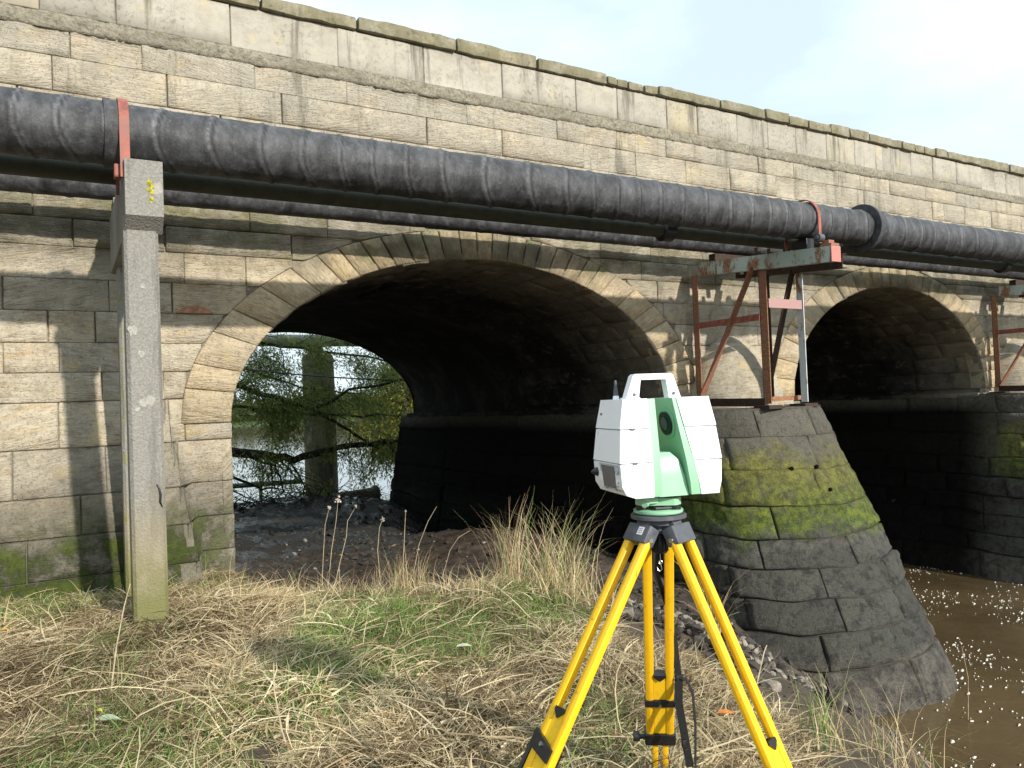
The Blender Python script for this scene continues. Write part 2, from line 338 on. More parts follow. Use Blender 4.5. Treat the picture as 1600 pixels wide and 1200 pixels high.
M_rock = simple('pale river stone', (.30, .26, .21), .85, var=.25, scale=14, bump=.6)
M_rockd = simple('dark debris stone', (.06, .05, .042), .8, var=.3, scale=14, bump=.6)
M_white = simple('white plastic shell', (.80, .80, .83), .32, var=.015, scale=8, bump=.03, spec=.5)
M_green = simple('sage green plastic', (.27, .52, .33), .38, var=.03, scale=8, bump=.03, spec=.5)
M_black = simple('black plastic', (.012, .012, .014), .4, var=.1, scale=30, bump=.1, spec=.5)
M_grey = simple('dark grey casting', (.085, .09, .105), .45, var=.12, scale=30, bump=.15, spec=.5)
M_yel = scuffed('yellow fibreglass', (.86, .48, .008), .34)
M_yel2 = scuffed('yellow painted board', (.84, .50, .01), .42)
M_metal = simple('bright steel', (.55, .55, .55), .3, 1, var=.1, scale=30)
M_strap = simple('black webbing', (.012, .012, .013), .8, var=.2, scale=60, bump=.4)
M_screen = simple('grey display', (.15, .135, .15), .22, var=.06, scale=6, bump=0, spec=.6)
M_trim = simple('light grey plastic', (.50, .50, .53), .4, var=.05, spec=.5)
M_print = simple('grey printing', (.16, .16, .18), .6)
M_hole = simple('dark drain hole', (.004, .004, .003), .95, var=.1, spec=.05)
M_glass = simple('black glass', (.006, .006, .008), .06, var=0, bump=0, spec=.8)
M_lich = simple('yellow lichen', (.46, .42, .03), .95, var=.3, scale=60, bump=.6)
M_lich2 = simple('pale lichen', (.36, .35, .31), .95, var=.15, scale=60, bump=.4)

# ------------------------------------------------------------------ stones
D = 8.4
def stone(name, parent, mat, P, us, vs, depth=.12, proud=.0, rough=.008, bev=.012, gap=.004, uvs=None, seed=None, tilt=True):
    """us: list of u columns; vs: list of v rows or a function col/row grid. P(u,v)->Vector; the front looks along the surface normal"""
    seed = random.random()*100 if seed is None else seed
    nu, nv = len(us), len(vs[0])
    pr = proud+random.uniform(-.003, .007)
    verts, uv, faces = [], [], []
    so = Vector((seed, seed*1.7, 3.1))
    for i in range(nu):
        for j in range(nv):
            u, v = us[i], vs[i][j]
            p = P(u, v); e = 1e-3
            if callable(getattr(P, 'nrm', None)): n = P.nrm(u, v)
            else:
                n = (P(u+e, v)-p).cross(P(u, v+e)-p); n.normalize()
            edge = (i in (0, nu-1)) or (j in (0, nv-1))
            d = -bev if edge else pr+rough*noise.noise(p*2.6+so)*1.3+rough*1.3*noise.noise(p*9+so)
            verts.append(p+n*d); uv.append((u if uvs is None else uvs(u, v)[0], v if uvs is None else uvs(u, v)[1]))
    for i in range(nu-1):
        for j in range(nv-1):
            a = i*nv+j; faces.append((a, a+nv, a+nv+1, a+1))
    ring = [(i, 0) for i in range(nu)]+[(nu-1, j) for j in range(1, nv)]+[(i, nv-1) for i in range(nu-2, -1, -1)]+[(0, j) for j in range(nv-2, 0, -1)]
    base = len(verts)
    for (i, j) in ring:
        u, v = us[i], vs[i][j]; p = P(u, v); e = 1e-3
        n = P.nrm(u, v) if callable(getattr(P, 'nrm', None)) else (P(u+e, v)-p).cross(P(u, v+e)-p).normalized()
        verts.append(p-n*depth); uv.append((u, v+.1))
    m = len(ring)
    for k in range(m):
        a = ring[k][0]*nv+ring[k][1]; b = ring[(k+1) % m][0]*nv+ring[(k+1) % m][1]
        faces.append((b, a, base+k, base+(k+1) % m))
    return mesh(name, verts, faces, mat, parent, True, uv)
def lin(a, b, n): return [a+(b-a)*i/(n-1) for i in range(n)]
def edges(a, b, n, gap, bev):
    a += gap; b -= gap; bev = min(bev, (b-a)*.2)
    return [a]+lin(a+bev, b-bev, n)+[b]
def batter(x, z):
    """the abutment left of the first arch leans out towards its foot"""
    xe = .80+.34*max(0, min(1, (1.05-z)/2.6))**1.3
    if z > 1.05: return 0
    t = (1.05-z)/2.6; b = .60*t**1.45+.02
    return b*max(0, min(1, (xe-x)/.05+.5))
def PW(u, v): return Vector((u, D-batter(u, v), v))
class _PW:
    def __call__(s, u, v): return PW(u, v)
    def nrm(s, u, v):
        return Vector((0, -1, 0))
PWall = _PW()
ARCH = [(4.545, 3.035, 1.88), (12.98, 2.80, 1.90), (21.2, 2.8, 1.9)]   # centre, half span, rise above the springing
ZS = -.1
RING_A, RING_B = .485, .35
def ext_z(x):
    best = -9
    for c, a, b in ARCH:
        A, B = a+RING_A, b+RING_B; d = (x-c)/A
        if abs(d) < 1: best = max(best, ZS+B*math.sqrt(1-d*d))
    return best
def jamb(z):   # below the springing, arch opening edges
    return None
bridge = empty('stone_bridge', (0, D, -3.9), 'old buff sandstone road bridge with round arches and battered stone piers', 'bridge')
def wl(o):     # parts use world coordinates: undo the parent's offset once
    return o
for_parent = Matrix.Translation((0, -D, 3.9))
def inparent(o): o.matrix_parent_inverse = for_parent; return o
_stuff_parts = []
def wall_stone(x0, x1, z0, z1, proud=.004, rough=.013, mat=None, name='stone', **k):
    """a stone of the face clipped to the arch rings; returns list of objects"""
    mat = mat or M_stone; out = []
    g = random.choice((.0012, .002, .003))
    zm = (z0+z1)/2
    xs = np.arange(x0, x1+.001, .02); ok = [x for x in xs if ext_z(x) < z1-.05 and (ext_z(x) > -5 or True)]
    # split into spans where the ring leaves room
    runs = []; cur = []
    def room(x):
        e = ext_z(x)
        if e < z1-.05: return True
        return False
    for x in xs:
        if room(x): cur.append(x)
        else:
            if len(cur) > 3: runs.append((cur[0], cur[-1]))
            cur = []
    if len(cur) > 3: runs.append((cur[0], cur[-1]))
    for a, b in runs:
        if b-a < .09: continue
        us = edges(a, b, max(3, min(9, int((b-a)/.12)+2)), g, .010)
        touch = any(ext_z(u) > z0 for u in us)
        if touch:
            # more columns where the ring is steep
            us = sorted(set(us) | set(np.linspace(a+.02, b-.02, 9)))
        rows = []
        for u in us:
            lo = max(z0, ext_z(u)+.004)+g; hi = z1-g
            if hi-lo < .01: lo = hi-.01
            bv = min(.010, (hi-lo)*.2); rows.append([lo]+lin(lo+bv, hi-bv, 4)+[hi])
        out.append(inparent(stone(name, bridge, mat, PWall, us, rows, .12, proud, rough, random.choice((.001, .002, .002, .004, .009)), **k)))
    return out
def course(z0, z1, joints, xmax=24, xmin=-4.5, avg=.75, name='stone', mat=None, proud=0, rough=.013):
    j = list(joints)
    if not j: j = [.3]
    x = j[0]
    while x > xmin: x -= avg*random.uniform(.6, 1.4); j.insert(0, x)
    x = j[-1]
    while x < xmax: x += avg*random.uniform(.6, 1.4); j.append(x)
    for a, b in zip(j, j[1:]):
        o = wall_stone(a, b, z0, z1, proud+random.uniform(-.008, .014), rough, mat, name)
        if b < -.75 or a > 18.6: _stuff_parts.extend(o)
J_c1 = [-.57,.14,.76,1.86,2.88,4.42,5.77,6.77,7.67,8.69,9.6,10.42,11.56,12.98,14.06,15.09,15.9,17.1,17.86]
J_c2 = [-.72,-.02,.99,2.14,3.87,4.91,6.19,7.1,8.05,8.96,9.99,11.23,12.23,13.32,14.28,14.66,15.37,16.32,17.45]
J_par = [-.71,-.11,.54,1.63,2.79,3.86,4.95,6.1,6.81,7.72,8.33,9.16,9.85,10.52,11.29,12.04,12.82,13.66,14.35,15.14,16.02,16.95,17.66]
J_cop = [1.01,1.94,3.02,4.29,5.47,6.6,6.77,6.98,7.27,7.53,8.76,9.75,10.31,10.79,11.36,11.86,12.39,13.01,13.34,13.73,14.05,14.4,14.78,15.93,17.03,17.69]
course(3.885, 4.338, J_par, name='parapet_stone', mat=M_para, proud=.0, rough=.004, avg=.9)
course(3.47, 3.735, J_c1, rough=.014)
course(3.13, 3.47, J_c2, rough=.014)
course(2.80, 3.13, [-.3,.45,1.5,2.6,3.4,4.4,5.5,6.6,7.5,8.4,9.5,10.6,11.8,12.7,13.8,14.9,15.9,17,18])
course(2.45, 2.80, [.1,1.2,2.4,3.3,4.6,5.9,7.2,8.6,9.7,10.9,12,13.2,14.5,15.7,17,18.2], avg=1)
course(2.13, 2.45, [-.3,.6,1.4,2.2,3.3,4.5,5.6,6.7,7.9,9,10.2,11.4,12.7,13.9,15,16.4,17.6], avg=1)
course(1.915, 2.13, [-.2, .5, 1.76, 2.6, 3.6, 6.4, 7.3, 8.3, 9.1, 10.3, 11.2, 14.7, 15.6, 16.6])
course(1.645, 1.915, [.12, .93, 2.2, 3.0, 6.4, 7.1, 8.0, 8.55, 9.4, 10.3, 14.9, 15.9, 16.7, 17.5])
course(1.335, 1.645, [-.57, .5, 1.1, 1.71, 2.19, 7.4, 8.1, 8.9, 9.5, 15.6, 16.5, 17.3])
course(1.025, 1.335, [-.45, .41, .98, 1.71, 7.5, 8.4, 9.2, 16.2, 17.1])
course(.72, 1.025, [-.85, -.1, .29, .82, 1.5, 7.7, 8.5, 9.4, 15.9, 16.8, 17.7])
course(.435, .72, [-.46, -.02, .84, 1.4, 7.9, 8.9, 9.6, 16.0, 17.2])
course(.16, .435, [-.64, .33, .87, 1.1, 8.1, 9.3, 16.3, 17.4])
# rough string band between parapet and wall
def string_band():
    xs = np.arange(-4.5, 24, .03); v, f = [], []
    for i, x in enumerate(xs):
        for j, (y, z) in enumerate(((.10, 3.722), (-.006, 3.728), (-.012, 3.765), (-.014, 3.81), (-.010, 3.855), (-.004, 3.890), (.10, 3.892))):
            n = noise.noise(Vector((x*5, j*3.1, 1)))*.024+noise.noise(Vector((x*19, j*5.1, 4)))*.022
            v.append((x, D+y+(n if 0 < j < 6 else 0), z+(n*.35 if 0 < j < 6 else 0)))
    for i in range(len(xs)-1):
        for j in range(6): a = i*7+j; f.append((a, a+7, a+8, a+1))
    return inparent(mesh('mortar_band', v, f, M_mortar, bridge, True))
string_band()
# coping
jc = list(J_cop); x = jc[0]
while x > -4: x -= random.uniform(.9, 1.2); jc.insert(0, x)
x = jc[-1]
while x < 24: x += random.uniform(.5, 1.1); jc.append(x)
for a, b in zip(jc, jc[1:]):
    small = b-a < .3; zt = 4.495+random.uniform(-.018, .022)-(.05 if small else 0)
    bm = BM(); w = b-a
    bm.box(((a+b)/2, D+.19+random.uniform(-.012, .012), (4.343+zt)/2), (w-.022, .50, zt-4.345), Matrix.Rotation(random.uniform(-.006, .006)*(3 if small else 1), 3, 'Y'), 0)
    bmesh.ops.subdivide_edges(bm.b, edges=[e for e in bm.b.edges if abs((e.verts[0].co-e.verts[1].co).x) > .2], cuts=max(1, int(w/.12)), use_grid_fill=True)
    bm.bevel(.022, 2, 50)
    sd_ = random.random()*50
    for q in bm.b.verts:
        q.co += Vector((noise.noise(q.co*5+Vector((sd_, 0, 0)))*.5, noise.noise(q.co*6+Vector((0, sd_, 0))), noise.noise(q.co*5+Vector((0, 0, sd_)))*.8))*.022
    o = bm.out('coping_stone', M_cope, bridge, True); inparent(o)
    if b < -.75 or a > 18.6: _stuff_parts.append(o)
# voussoirs
def ring_pt(ar, ph, t):
    c, a, b = ar; A, B = a+RING_A*t, b+RING_B*t
    return Vector((c-A*math.cos(ph), D, ZS+B*math.sin(ph)))
for ai, ar in enumerate(ARCH):
    # even lengths along the ellipse
    T = np.linspace(0, math.pi, 400); Pp = np.array([ring_pt(ar, t, .5)[:] for t in T]); L = np.concatenate([[0], np.cumsum(np.linalg.norm(np.diff(Pp, axis=0), axis=1))])
    cuts = [0]; tot = L[-1]
    while cuts[-1] < tot-.2:
        m = abs(cuts[-1]/tot-.5); cuts.append(cuts[-1]+(random.uniform(.205, .27) if m < .22 else random.uniform(.24, .38)))
    cuts[-1] = tot
    for a, b in zip(cuts, cuts[1:]):
        class PV:
            def __call__(s, u, v): return ring_pt(ar, float(np.interp(u, L, T)), v)-Vector((0, .012, 0))
            def nrm(s, u, v): return Vector((0, -1, 0))
        mid = (a+b)/2; near = abs(mid/tot-.5) < .2
        e = random.uniform(0, .04) if random.random() < .5 else 0
        us = edges(a, b, 3, .007 if near else .003, .012)
        vv = [0, .03, .35, .68, .97, 1.0]
        o = stone('voussoir', bridge, M_vous, PV(), us, [vv]*len(us), .3, random.uniform(-.004, .012), .008, .010, uvs=lambda u, v: (v*.42, u)); inparent(o)
        if ai == 2: _stuff_parts.append(o)
# jambs and pier face stones below the springing (face of the wall, both sides of the openings)
OPEN = [(c-a, c+a) for c, a, b in ARCH]
for z0, z1, jl in ((-.27, .16, [-.95, -.04, .55, .91, 1.51]), (-.7, -.27, [-.4, .33, .97, 1.51]), (-1.05, -.7, [-.7, .12, .6, 1.03, 1.51]), (-1.4, -1.05, [-.3, .62, 1.085, 1.51]), (-1.8, -1.4, [-.8, .2, 1.15, 1.51])):
    jj = [-3.4, -2.6, -1.7]+jl
    for a, b in zip(jj, jj[1:]):
        if z0 == -.27 and b > 1.4:   # topmost jamb stone, up to the ring
            b2 = 1.06
            us = edges(a, b2, 3, .004, .012)
            inparent(stone('stone', bridge, M_stone, PWall, us, [edges(z0, z1, 3, .004, .012)]*len(us), .12, 0, .01))
            us = edges(b2, 1.51, 3, .004, .012)
            inparent(stone('stone', bridge, M_stone, PWall, us, [edges(z0, ZS, 3, .004, .012)]*len(us), .12, 0, .01)); continue
        us = edges(a, b, 5, .004, .012)
        o = inparent(stone('stone', bridge, M_stone, PWall, us, [edges(z0, z1, 4, .004, .012)]*len(us), .12, random.uniform(-.01, .01), .016))
        if b < -.75: _stuff_parts.append(o)
for (x0, x1) in ((7.58, 10.18), (15.78, 18.4)):
    jj = [x0, x0+.7, x0+1.5, x1]
    for a, b in zip(jj, jj[1:]):
        us = edges(a, b, 4, .004, .012)
        for z0, z1 in ((-.24, .16),):
            lo = [edges(z0, max(z0+.08, min(z1, ext_z(u)-.01 if 0 else z1)), 3, .004, .012) for u in us]
            inparent(stone('stone', bridge, M_stone, PWall, us, [edges(z0, -.1 if (a == x0 or b == x1) else z1, 3, .004, .012)]*len(us), .12, 0, .01))
# wall core: the mortar face behind the stones, with openings, parapet back, deck
def core():
    v, f = [], []
    yb = 17.9
    def strip(A, B):   # two polylines of equal length -> quads
        s = len(v); n = len(A); v.extend(A); v.extend(B)
        for i in range(n-1): f.append((s+i, s+i+1, s+n+i+1, s+n+i))
    for y, yo in ((D+.026, 0), (yb, 1)):
        x = -14.0; segs = []
        for c, a, b in ARCH:
            segs.append((x, c-a)); ph = np.linspace(0, math.pi, 49)
            lo = [(c-(a+.02)*math.cos(t), y, ZS+(b+.02)*math.sin(t)) for t in ph]; hi = [(p[0], y, 4.36) for p in lo]; strip(lo, hi); x = c+a
        segs.append((x, 40.0))
        for x0, x1 in segs:
            zs = np.linspace(-5, 4.36, 60); xa = np.linspace(x0, x1, 2 if x0 > 0 or yo else 80)
            xa = sorted(set(list(xa)+([.7, .78, .8, .82, .84, .86, .9, .95, 1., 1.05, 1.1, 1.15, 1.2] if x0 < 0 and not yo else [])))
            s = len(v)
            for xx in xa:
                for zz in zs: v.append((xx, y-(batter(xx, zz) if not yo else 0), zz))
            m = len(zs)
            for i in range(len(xa)-1):
                for j in range(m-1): a0 = s+i*m+j; f.append((a0, a0+m, a0+m+1, a0+1))
    # parapet tops, deck
    for y0, y1, z in ((D+.04, D+.42, 4.345), (yb-.4, yb, 4.345), (D+.42, yb-.4, 3.4)):
        s = len(v); v.extend([(-14, y0, z), (40, y0, z), (40, y1, z), (-14, y1, z)]); f.append((s, s+1, s+2, s+3))
    for y in (D+.42, yb-.4):
        s = len(v); v.extend([(-14, y, 3.4), (40, y, 3.4), (40, y, 4.345), (-14, y, 4.345)]); f.append((s, s+1, s+2, s+3))
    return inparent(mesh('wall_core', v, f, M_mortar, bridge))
core()
# far face coping
inparent(BM().box((13, 17.7, 4.41), (54, .5, .13)).out('far_coping', M_cope, bridge))
# barrels: stones near the mouth one by one, the rest one rough lining
def barrel(ar, ai):
    c, a, b = ar
    T = np.linspace(0, math.pi, 300); Pp = np.array([(c-a*math.cos(t), ZS+b*math.sin(t)) for t in T]); L = np.concatenate([[0], np.cumsum(np.linalg.norm(np.diff(Pp, axis=0), axis=1))]); tot = L[-1]
    class PB:
        def __call__(s, u, v): t = float(np.interp(v, L, T)); return Vector((c-a*math.cos(t), u, ZS+b*math.sin(t)))
        def nrm(s, u, v):
            t = float(np.interp(v, L, T)); return Vector((math.cos(t)/a, 0, -math.sin(t)/b)).normalized()
    n = 22; cut = np.linspace(0, tot, n+1)
    if ai < 2:
        for k in range(n):
            y = D-.005; off = random.uniform(.35, .8); end = D+(3.6 if k > 9 else 1.6)
            while y < end:
                y2 = y+off; off = random.uniform(.5, 1.0)
                us = edges(y, y2, 6, .003, .008)
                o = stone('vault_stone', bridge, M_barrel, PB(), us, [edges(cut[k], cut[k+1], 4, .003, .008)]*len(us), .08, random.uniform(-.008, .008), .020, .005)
                o.data.flip_normals() if False else None
                inparent(o); y = y2
    # lining
    ys = np.linspace(D+.02, 17.9, 46); v, f = [], []
    for y in ys:
        for t in [-1]+list(T[::6])+[-2]:
            if t < 0: v.append((c+(-a*1.012 if t == -1 else a*1.012), y, -.30)); continue
            q = noise.noise(Vector((y*1.7, t*4, ai)))*.05+noise.noise(Vector((y*6, t*14, ai)))*.03
            r_ = 1.012+(0 if y > D+3.4 else .012)+q*.25
            v.append((c-a*r_*math.cos(t), y, ZS+b*r_*math.sin(t)))
    m = len(T[::6])+2
    for i in range(len(ys)-1):
        for j in range(m-1): a0 = i*m+j; f.append((a0, a0+1, a0+m+1, a0+m))
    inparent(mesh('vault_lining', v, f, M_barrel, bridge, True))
for i, ar in enumerate(ARCH): barrel(ar, i)

# piers with cutwaters: plan outline at height z
def pier_path(z, ox):
    t = max(0, min(1, (-.22-z)/3.48)); w = 1.05+.55*t; cx = 8.40+.15*t; cy = 7.93-.96*t
    xl, xr = 7.42-.50*t, 10.33+.5*t
    pts = [(xl, 18.3+.4*t), (xl, 14), (xl, 10.5), (xl, 8.9)]
    # nose
    for k in range(19):
        th = math.pi+math.pi*k/18; n_ = 2.35
        ct, st = math.cos(th), math.sin(th)
        rx = abs(ct)**(2/n_)*(1 if ct > 0 else -1); ry = abs(st)**(2/n_)*(1 if st > 0 else -1)
        pts.append((cx+w*rx, cy+w*ry*1.0))
    pts += [(xr-.15, 8.9), (xr, 10.5), (xr, 14), (xr, 18.3+.4*t)]
    return [(x+ox, y) for x, y in pts]
class PPier:
    def __init__(s, ox):
        ref = np.array(pier_path(-2, 0)); s.S = np.concatenate([[0], np.cumsum(np.linalg.norm(np.diff(ref, axis=0), axis=1))]); s.ox = ox; s.cache = {}
    def __call__(s, u, v):
        k = round(v, 4)
        if k not in s.cache: s.cache[k] = np.array(pier_path(v, s.ox))
        P = s.cache[k]; w = min(1, max(0, (-.3-v)/.8)); return Vector((float(np.interp(u, s.S, P[:, 0])), float(np.interp(u, s.S, P[:, 1])), v+w*(.07*noise.noise(Vector((u*.8, v*.6, 3)))+.03*noise.noise(Vector((u*2.6, v*2, 7))))))
    def nrm(s, u, v):
        e = .03; p = s(u, v); return (s(u+e, v)-s(u-e, v)).cross(s(u, v+.03)-s(u, v-.03)).normalized()
for pi_, ox in enumerate((0, 8.15)):
    pp = PPier(ox); tot = pp.S[-1]
    zc = [-.24, -.58, -.98, -1.42, -1.80, -2.16, -2.50, -2.86, -3.22, -4.3]
    for ci in range(len(zc)-1):
        z1, z0 = zc[ci], zc[ci+1]
        u = 0; cl = [0]
        first = 9.2
        cl = [0, 3, 6]; x = 8.2 if ci % 2 else 8.6
        while x < tot-9.5:
            cl.append(x); x += random.uniform(.7, 1.25) if (2 < ci < 8) else random.uniform(.9, 1.5)
        cl.append(tot-8.8); cl += [tot-5, tot]
        for a, b in zip(cl, cl[1:]):
            far = b <= 6.1 or a > tot-9
            us = edges(a, b, max(5, int((b-a)/.085)) if not far else 12, random.choice((.004, .008, .014)) if ci > 2 else .003, .02 if ci > 2 else .008)
            rg = .018 if ci < 3 else .030
            if ci == len(zc)-2: rg = .018
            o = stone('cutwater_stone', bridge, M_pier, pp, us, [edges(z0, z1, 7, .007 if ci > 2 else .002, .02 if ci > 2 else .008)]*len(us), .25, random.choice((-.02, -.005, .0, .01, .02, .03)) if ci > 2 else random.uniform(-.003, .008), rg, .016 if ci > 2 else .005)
            inparent(o)
    # core behind the joints
    v, f = [], []; Q = pier_path(0, 0); n = len(Q); zs = np.linspace(-5, -.26, 12)
    for z in zs:
        cx_ = 8.6+ox
        for x, y in pier_path(z, ox): v.append((x+(.045 if x < cx_ else -.045), y+.045, z))
    for i in range(len(zs)-1):
        for j in range(n-1): a = i*n+j; f.append((a, a+1, a+n+1, a+n))
    f.append(tuple((len(zs)-1)*n+j for j in range(n)))
    inparent(mesh('pier_core', v, f, M_rockd, bridge))
    for (hx_, hz_) in ((7.9, -.98), (8.30, -.96), (8.38, -1.24)) if pi_ == 0 else ():
        lo_, hi_ = 9.5, tot-9.5
        best = min(np.linspace(8, tot-8, 400), key=lambda q: abs(pp(q, hz_).x-hx_)+(9 if pp(q, hz_).y > 7.6 else 0)); q_ = pp(best, hz_); n_ = pp.nrm(best, hz_)
        inparent(BM().tube([q_-n_*.02, q_+n_*.034], .026, 9).out('weep_hole', M_hole, bridge))
    # flat cap slab on the cutwater
    path = pier_path(-.22, ox)[3:24]; loop = [(x, y, -.245) for x, y in path]+[(path[-1][0], 8.45, -.245), (path[0][0], 8.45, -.245)]
    bm = BM(); bm.poly([(x, min(y, 8.45), z) for x, y, z in [(p[0], p[1], -.245) for p in path]], (0, 0, .03)); inparent(bm.out('cutwater_cap', M_pier, bridge))
    # half cone leaning on the wall above the cap
    cxh = 8.72+ox; v, f = [], []; nr, na = 15, 25
    prof = [(r_, z_) for r_, z_ in ((.80, -.215), (.79, .0), (.74, .16), (.66, .34), (.55, .52), (.42, .66), (.28, .78), (.14, .85), (.0, .87))]
    for (r_, z_) in prof:
        for k in range(na):
            th = math.pi+math.pi*k/(na-1); q = 1+.03*noise.noise(Vector((th*3, z_*4, ox)))
            v.append((cxh+r_*q*math.cos(th), D-.0+r_*q*.95*math.sin(th), z_))
    for i in range(len(prof)-1):
        for k in range(na-1): a = i*na+k; f.append((a, a+1, a+na+1, a+na))
    uv = [(p[0], p[2]) for p in v]
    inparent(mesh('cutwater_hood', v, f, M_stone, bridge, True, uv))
    # ledge stones inside the openings at the springing
for (xa, xb) in ((7.40, 7.60), (10.16, 10.35), (15.55, 15.80)):
    y = D+.02
    while y < 17.8:
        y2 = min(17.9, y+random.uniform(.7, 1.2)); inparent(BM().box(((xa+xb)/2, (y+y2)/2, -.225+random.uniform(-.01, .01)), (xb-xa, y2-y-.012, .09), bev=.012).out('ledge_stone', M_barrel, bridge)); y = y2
# left abutment inside of arch 1 and mouth jamb return
for z0, z1 in ((-.27, ZS), (-.7, -.27), (-1.05, -.7), (-1.4, -1.05), (-1.8, -1.4), (-2.2, -1.8), (-2.7, -2.2)):
    y = D
    while y < 17.8:
        y2 = min(17.9, y+random.uniform(.8, 1.4))
        class PA:
            def __call__(s, u, v): return Vector((1.51, u, v))
            def nrm(s, u, v): return Vector((1, 0, 0))
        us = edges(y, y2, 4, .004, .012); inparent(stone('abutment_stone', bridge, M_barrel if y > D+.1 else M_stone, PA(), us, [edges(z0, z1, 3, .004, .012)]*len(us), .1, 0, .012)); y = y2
# join the stones that lie outside the picture into one lump
if _stuff_parts:
    vs, fs, uvv = [], [], []
    groups = {}
    for o in _stuff_parts: groups.setdefault(o.data.materials[0].name, []).append(o)
    for mn, lst in groups.items():
        vs, fs, uvs_ = [], [], []
        for o in lst:
            s = len(vs); vs += [tuple(v.co) for v in o.data.vertices]; fs += [tuple(s+i for i in p.vertices) for p in o.data.polygons]
            uu = [(v.co.x+hash(o.name) % 7, v.co.z) for v in o.data.vertices]; uvs_ += uu
            me = o.data; bpy.data.objects.remove(o); bpy.data.meshes.remove(me)
        props(inparent(mesh('outer_stones', vs, fs, bpy.data.materials[mn], bridge, True, uvs_)), kind='stuff')
# brick patch by the arch (red stone fragment)
inparent(BM().poly([(1.01+.36*t, D-.03, 1.03+.075*math.sin(math.pi*min(1, t*1.02))**.6) for t in lin(0, .98, 12)], (0, .06, 0)).bevel(.008, 2, 50).out('stone_fragment', simple('red sandstone', (.40, .20, .12), .9, var=.2), bridge))

# ------------------------------------------------------------------ ground, river
CP = np.array([(0,0,-1.58),(-4,0,-1.55),(-4,4,-1.55),(0,3.5,-1.60),(.5,6.1,-1.58),(-3,7.5,-1.56),(0,7.8,-1.60),(1.2,8.1,-1.70),(1.6,2.9,-1.62),(1.5,6.6,-1.62),(2.0,7.2,-1.76),(3,6.3,-1.74),(3.9,5.6,-1.74),(4.2,5.1,-1.78),(3.6,4.2,-1.76),(3.5,3.3,-1.80),(3.2,2.3,-1.82),(3.0,0,-1.9),(2.5,2.2,-1.70),
 (1.7,9.4,-2.0),(2.6,8.2,-2.02),(3.6,7.4,-2.05),(5.1,6.6,-2.22),(5,5.2,-2.12),(4.7,4.2,-2.12),(4.4,2.8,-2.25),(5.6,4.6,-2.55),(4.5,9,-2.2),(7,8.5,-2.4),(7,7,-2.75),(6.9,6.2,-3.1),(6.9,5.4,-3.45),(6.2,4.9,-2.95),(5.8,3.8,-3.1),(7.2,4.9,-3.85),(5.2,2.0,-3.6),(4.8,0,-3.8),(5,-4,-4.1),(1,-5,-1.5),(3,-5,-2),
 (2,10.5,-2.15),(4,12,-2.3),(7,12,-2.35),(4,16,-2.38),(7,17.5,-2.45),(4,20,-2.3),(2,20,-2.1),(0,20,-1.8),(6,21.5,-2.45),(8,20,-2.9),(9,22,-3.9),(5,24,-3.3),(8,26,-4.3),(1,25,-3.5),(-3,24,-3.0),(-8,22,-1.6),(-8,10,-1.2),(-8,0,-1.4),(-8,28,-3.5),(3,29,-4.6),
 (12,8,-4.7),(12,0,-4.7),(14,16,-4.7),(9,4,-4.4),(7,2,-4.4),(8,-4,-4.6),(16,28,-4.8),(16,-5,-4.8),(9,14,-4.0),(11,20,-4.6)], float)
def tps(r2): return np.where(r2 > 0, r2*np.log(np.maximum(r2, 1e-12)), 0)
_n = len(CP); _A = np.zeros((_n+3, _n+3)); _d = ((CP[:, None, :2]-CP[None, :, :2])**2).sum(2)
_A[:_n, :_n] = tps(_d)+np.eye(_n)*.02; _A[:_n, _n] = 1; _A[:_n, _n+1:] = CP[:, :2]; _A[_n, :_n] = 1; _A[_n+1:, :_n] = CP[:, :2].T
_w = np.linalg.solve(_A, np.concatenate([CP[:, 2], [0, 0, 0]]))
def H(x, y):
    x = np.asarray(x, float); y = np.asarray(y, float); sh = np.broadcast(x, y).shape
    X = np.clip(np.broadcast_to(x, sh), -9, 16).ravel(); Y = np.clip(np.broadcast_to(y, sh), -5, 29).ravel()
    d = (X[:, None]-CP[None, :, 0])**2+(Y[:, None]-CP[None, :, 1])**2
    z = (tps(d)@_w[:_n]+_w[_n]+X*_w[_n+1]+Y*_w[_n+2]).reshape(sh)
    far = np.clip((y-190)/60, 0, 1)+np.clip((x-150)/60, 0, 1); far = np.clip(far, 0, 1)
    z = z*(1-far)+(-1.5+far*2)*far
    back = np.clip((y-29)/30, 0, 1)*np.clip((-x-30)/20, 0, 1); z = z+back*2.5
    return z
def vnoise(x, y, s, seed=0):
    o = np.empty(x.size); xf, yf = x.ravel(), y.ravel()
    for i in range(x.size): o[i] = noise.noise(Vector((xf[i]*s, yf[i]*s, seed)))
    return o.reshape(x.shape)
def grow(a, b, step, far): 
    o = [a]; s = step
    while abs(o[-1]) < far: o.append(o[-1]+(s if b > 0 else -s)); s *= 1.5
    return o[1:]
gx = grow(-4, -1, .5, 900)[::-1]+list(np.arange(-4, 8.6, .085))+grow(8.6, 1, .3, 900)
gy = grow(0, -1, .5, 900)[::-1]+list(np.arange(0, 24, .085))+grow(24, 1, .3, 900)
GX, GY = np.meshgrid(np.array(gx), np.array(gy), indexing='ij')
GZ = H(GX, GY)
near = ((GX > -4.5) & (GX < 9) & (GY > -1) & (GY < 25))
bz = np.zeros_like(GZ)
idx = np.where(near); xx, yy = GX[idx], GY[idx]
bn = vnoise(xx, yy, 1.6, 1)*.05+vnoise(xx, yy, 6, 2)*.03
mud = np.clip((-1.7-GZ[idx])/.25, 0, 1)
bz[idx] = bn*(1-mud*.3)+vnoise(xx, yy, 9, 5)*.035*mud+vnoise(xx, yy, 4, 6)*.05*mud
GZ = GZ+bz
def HG(x, y): return H(x, y)
nx, ny = GX.shape
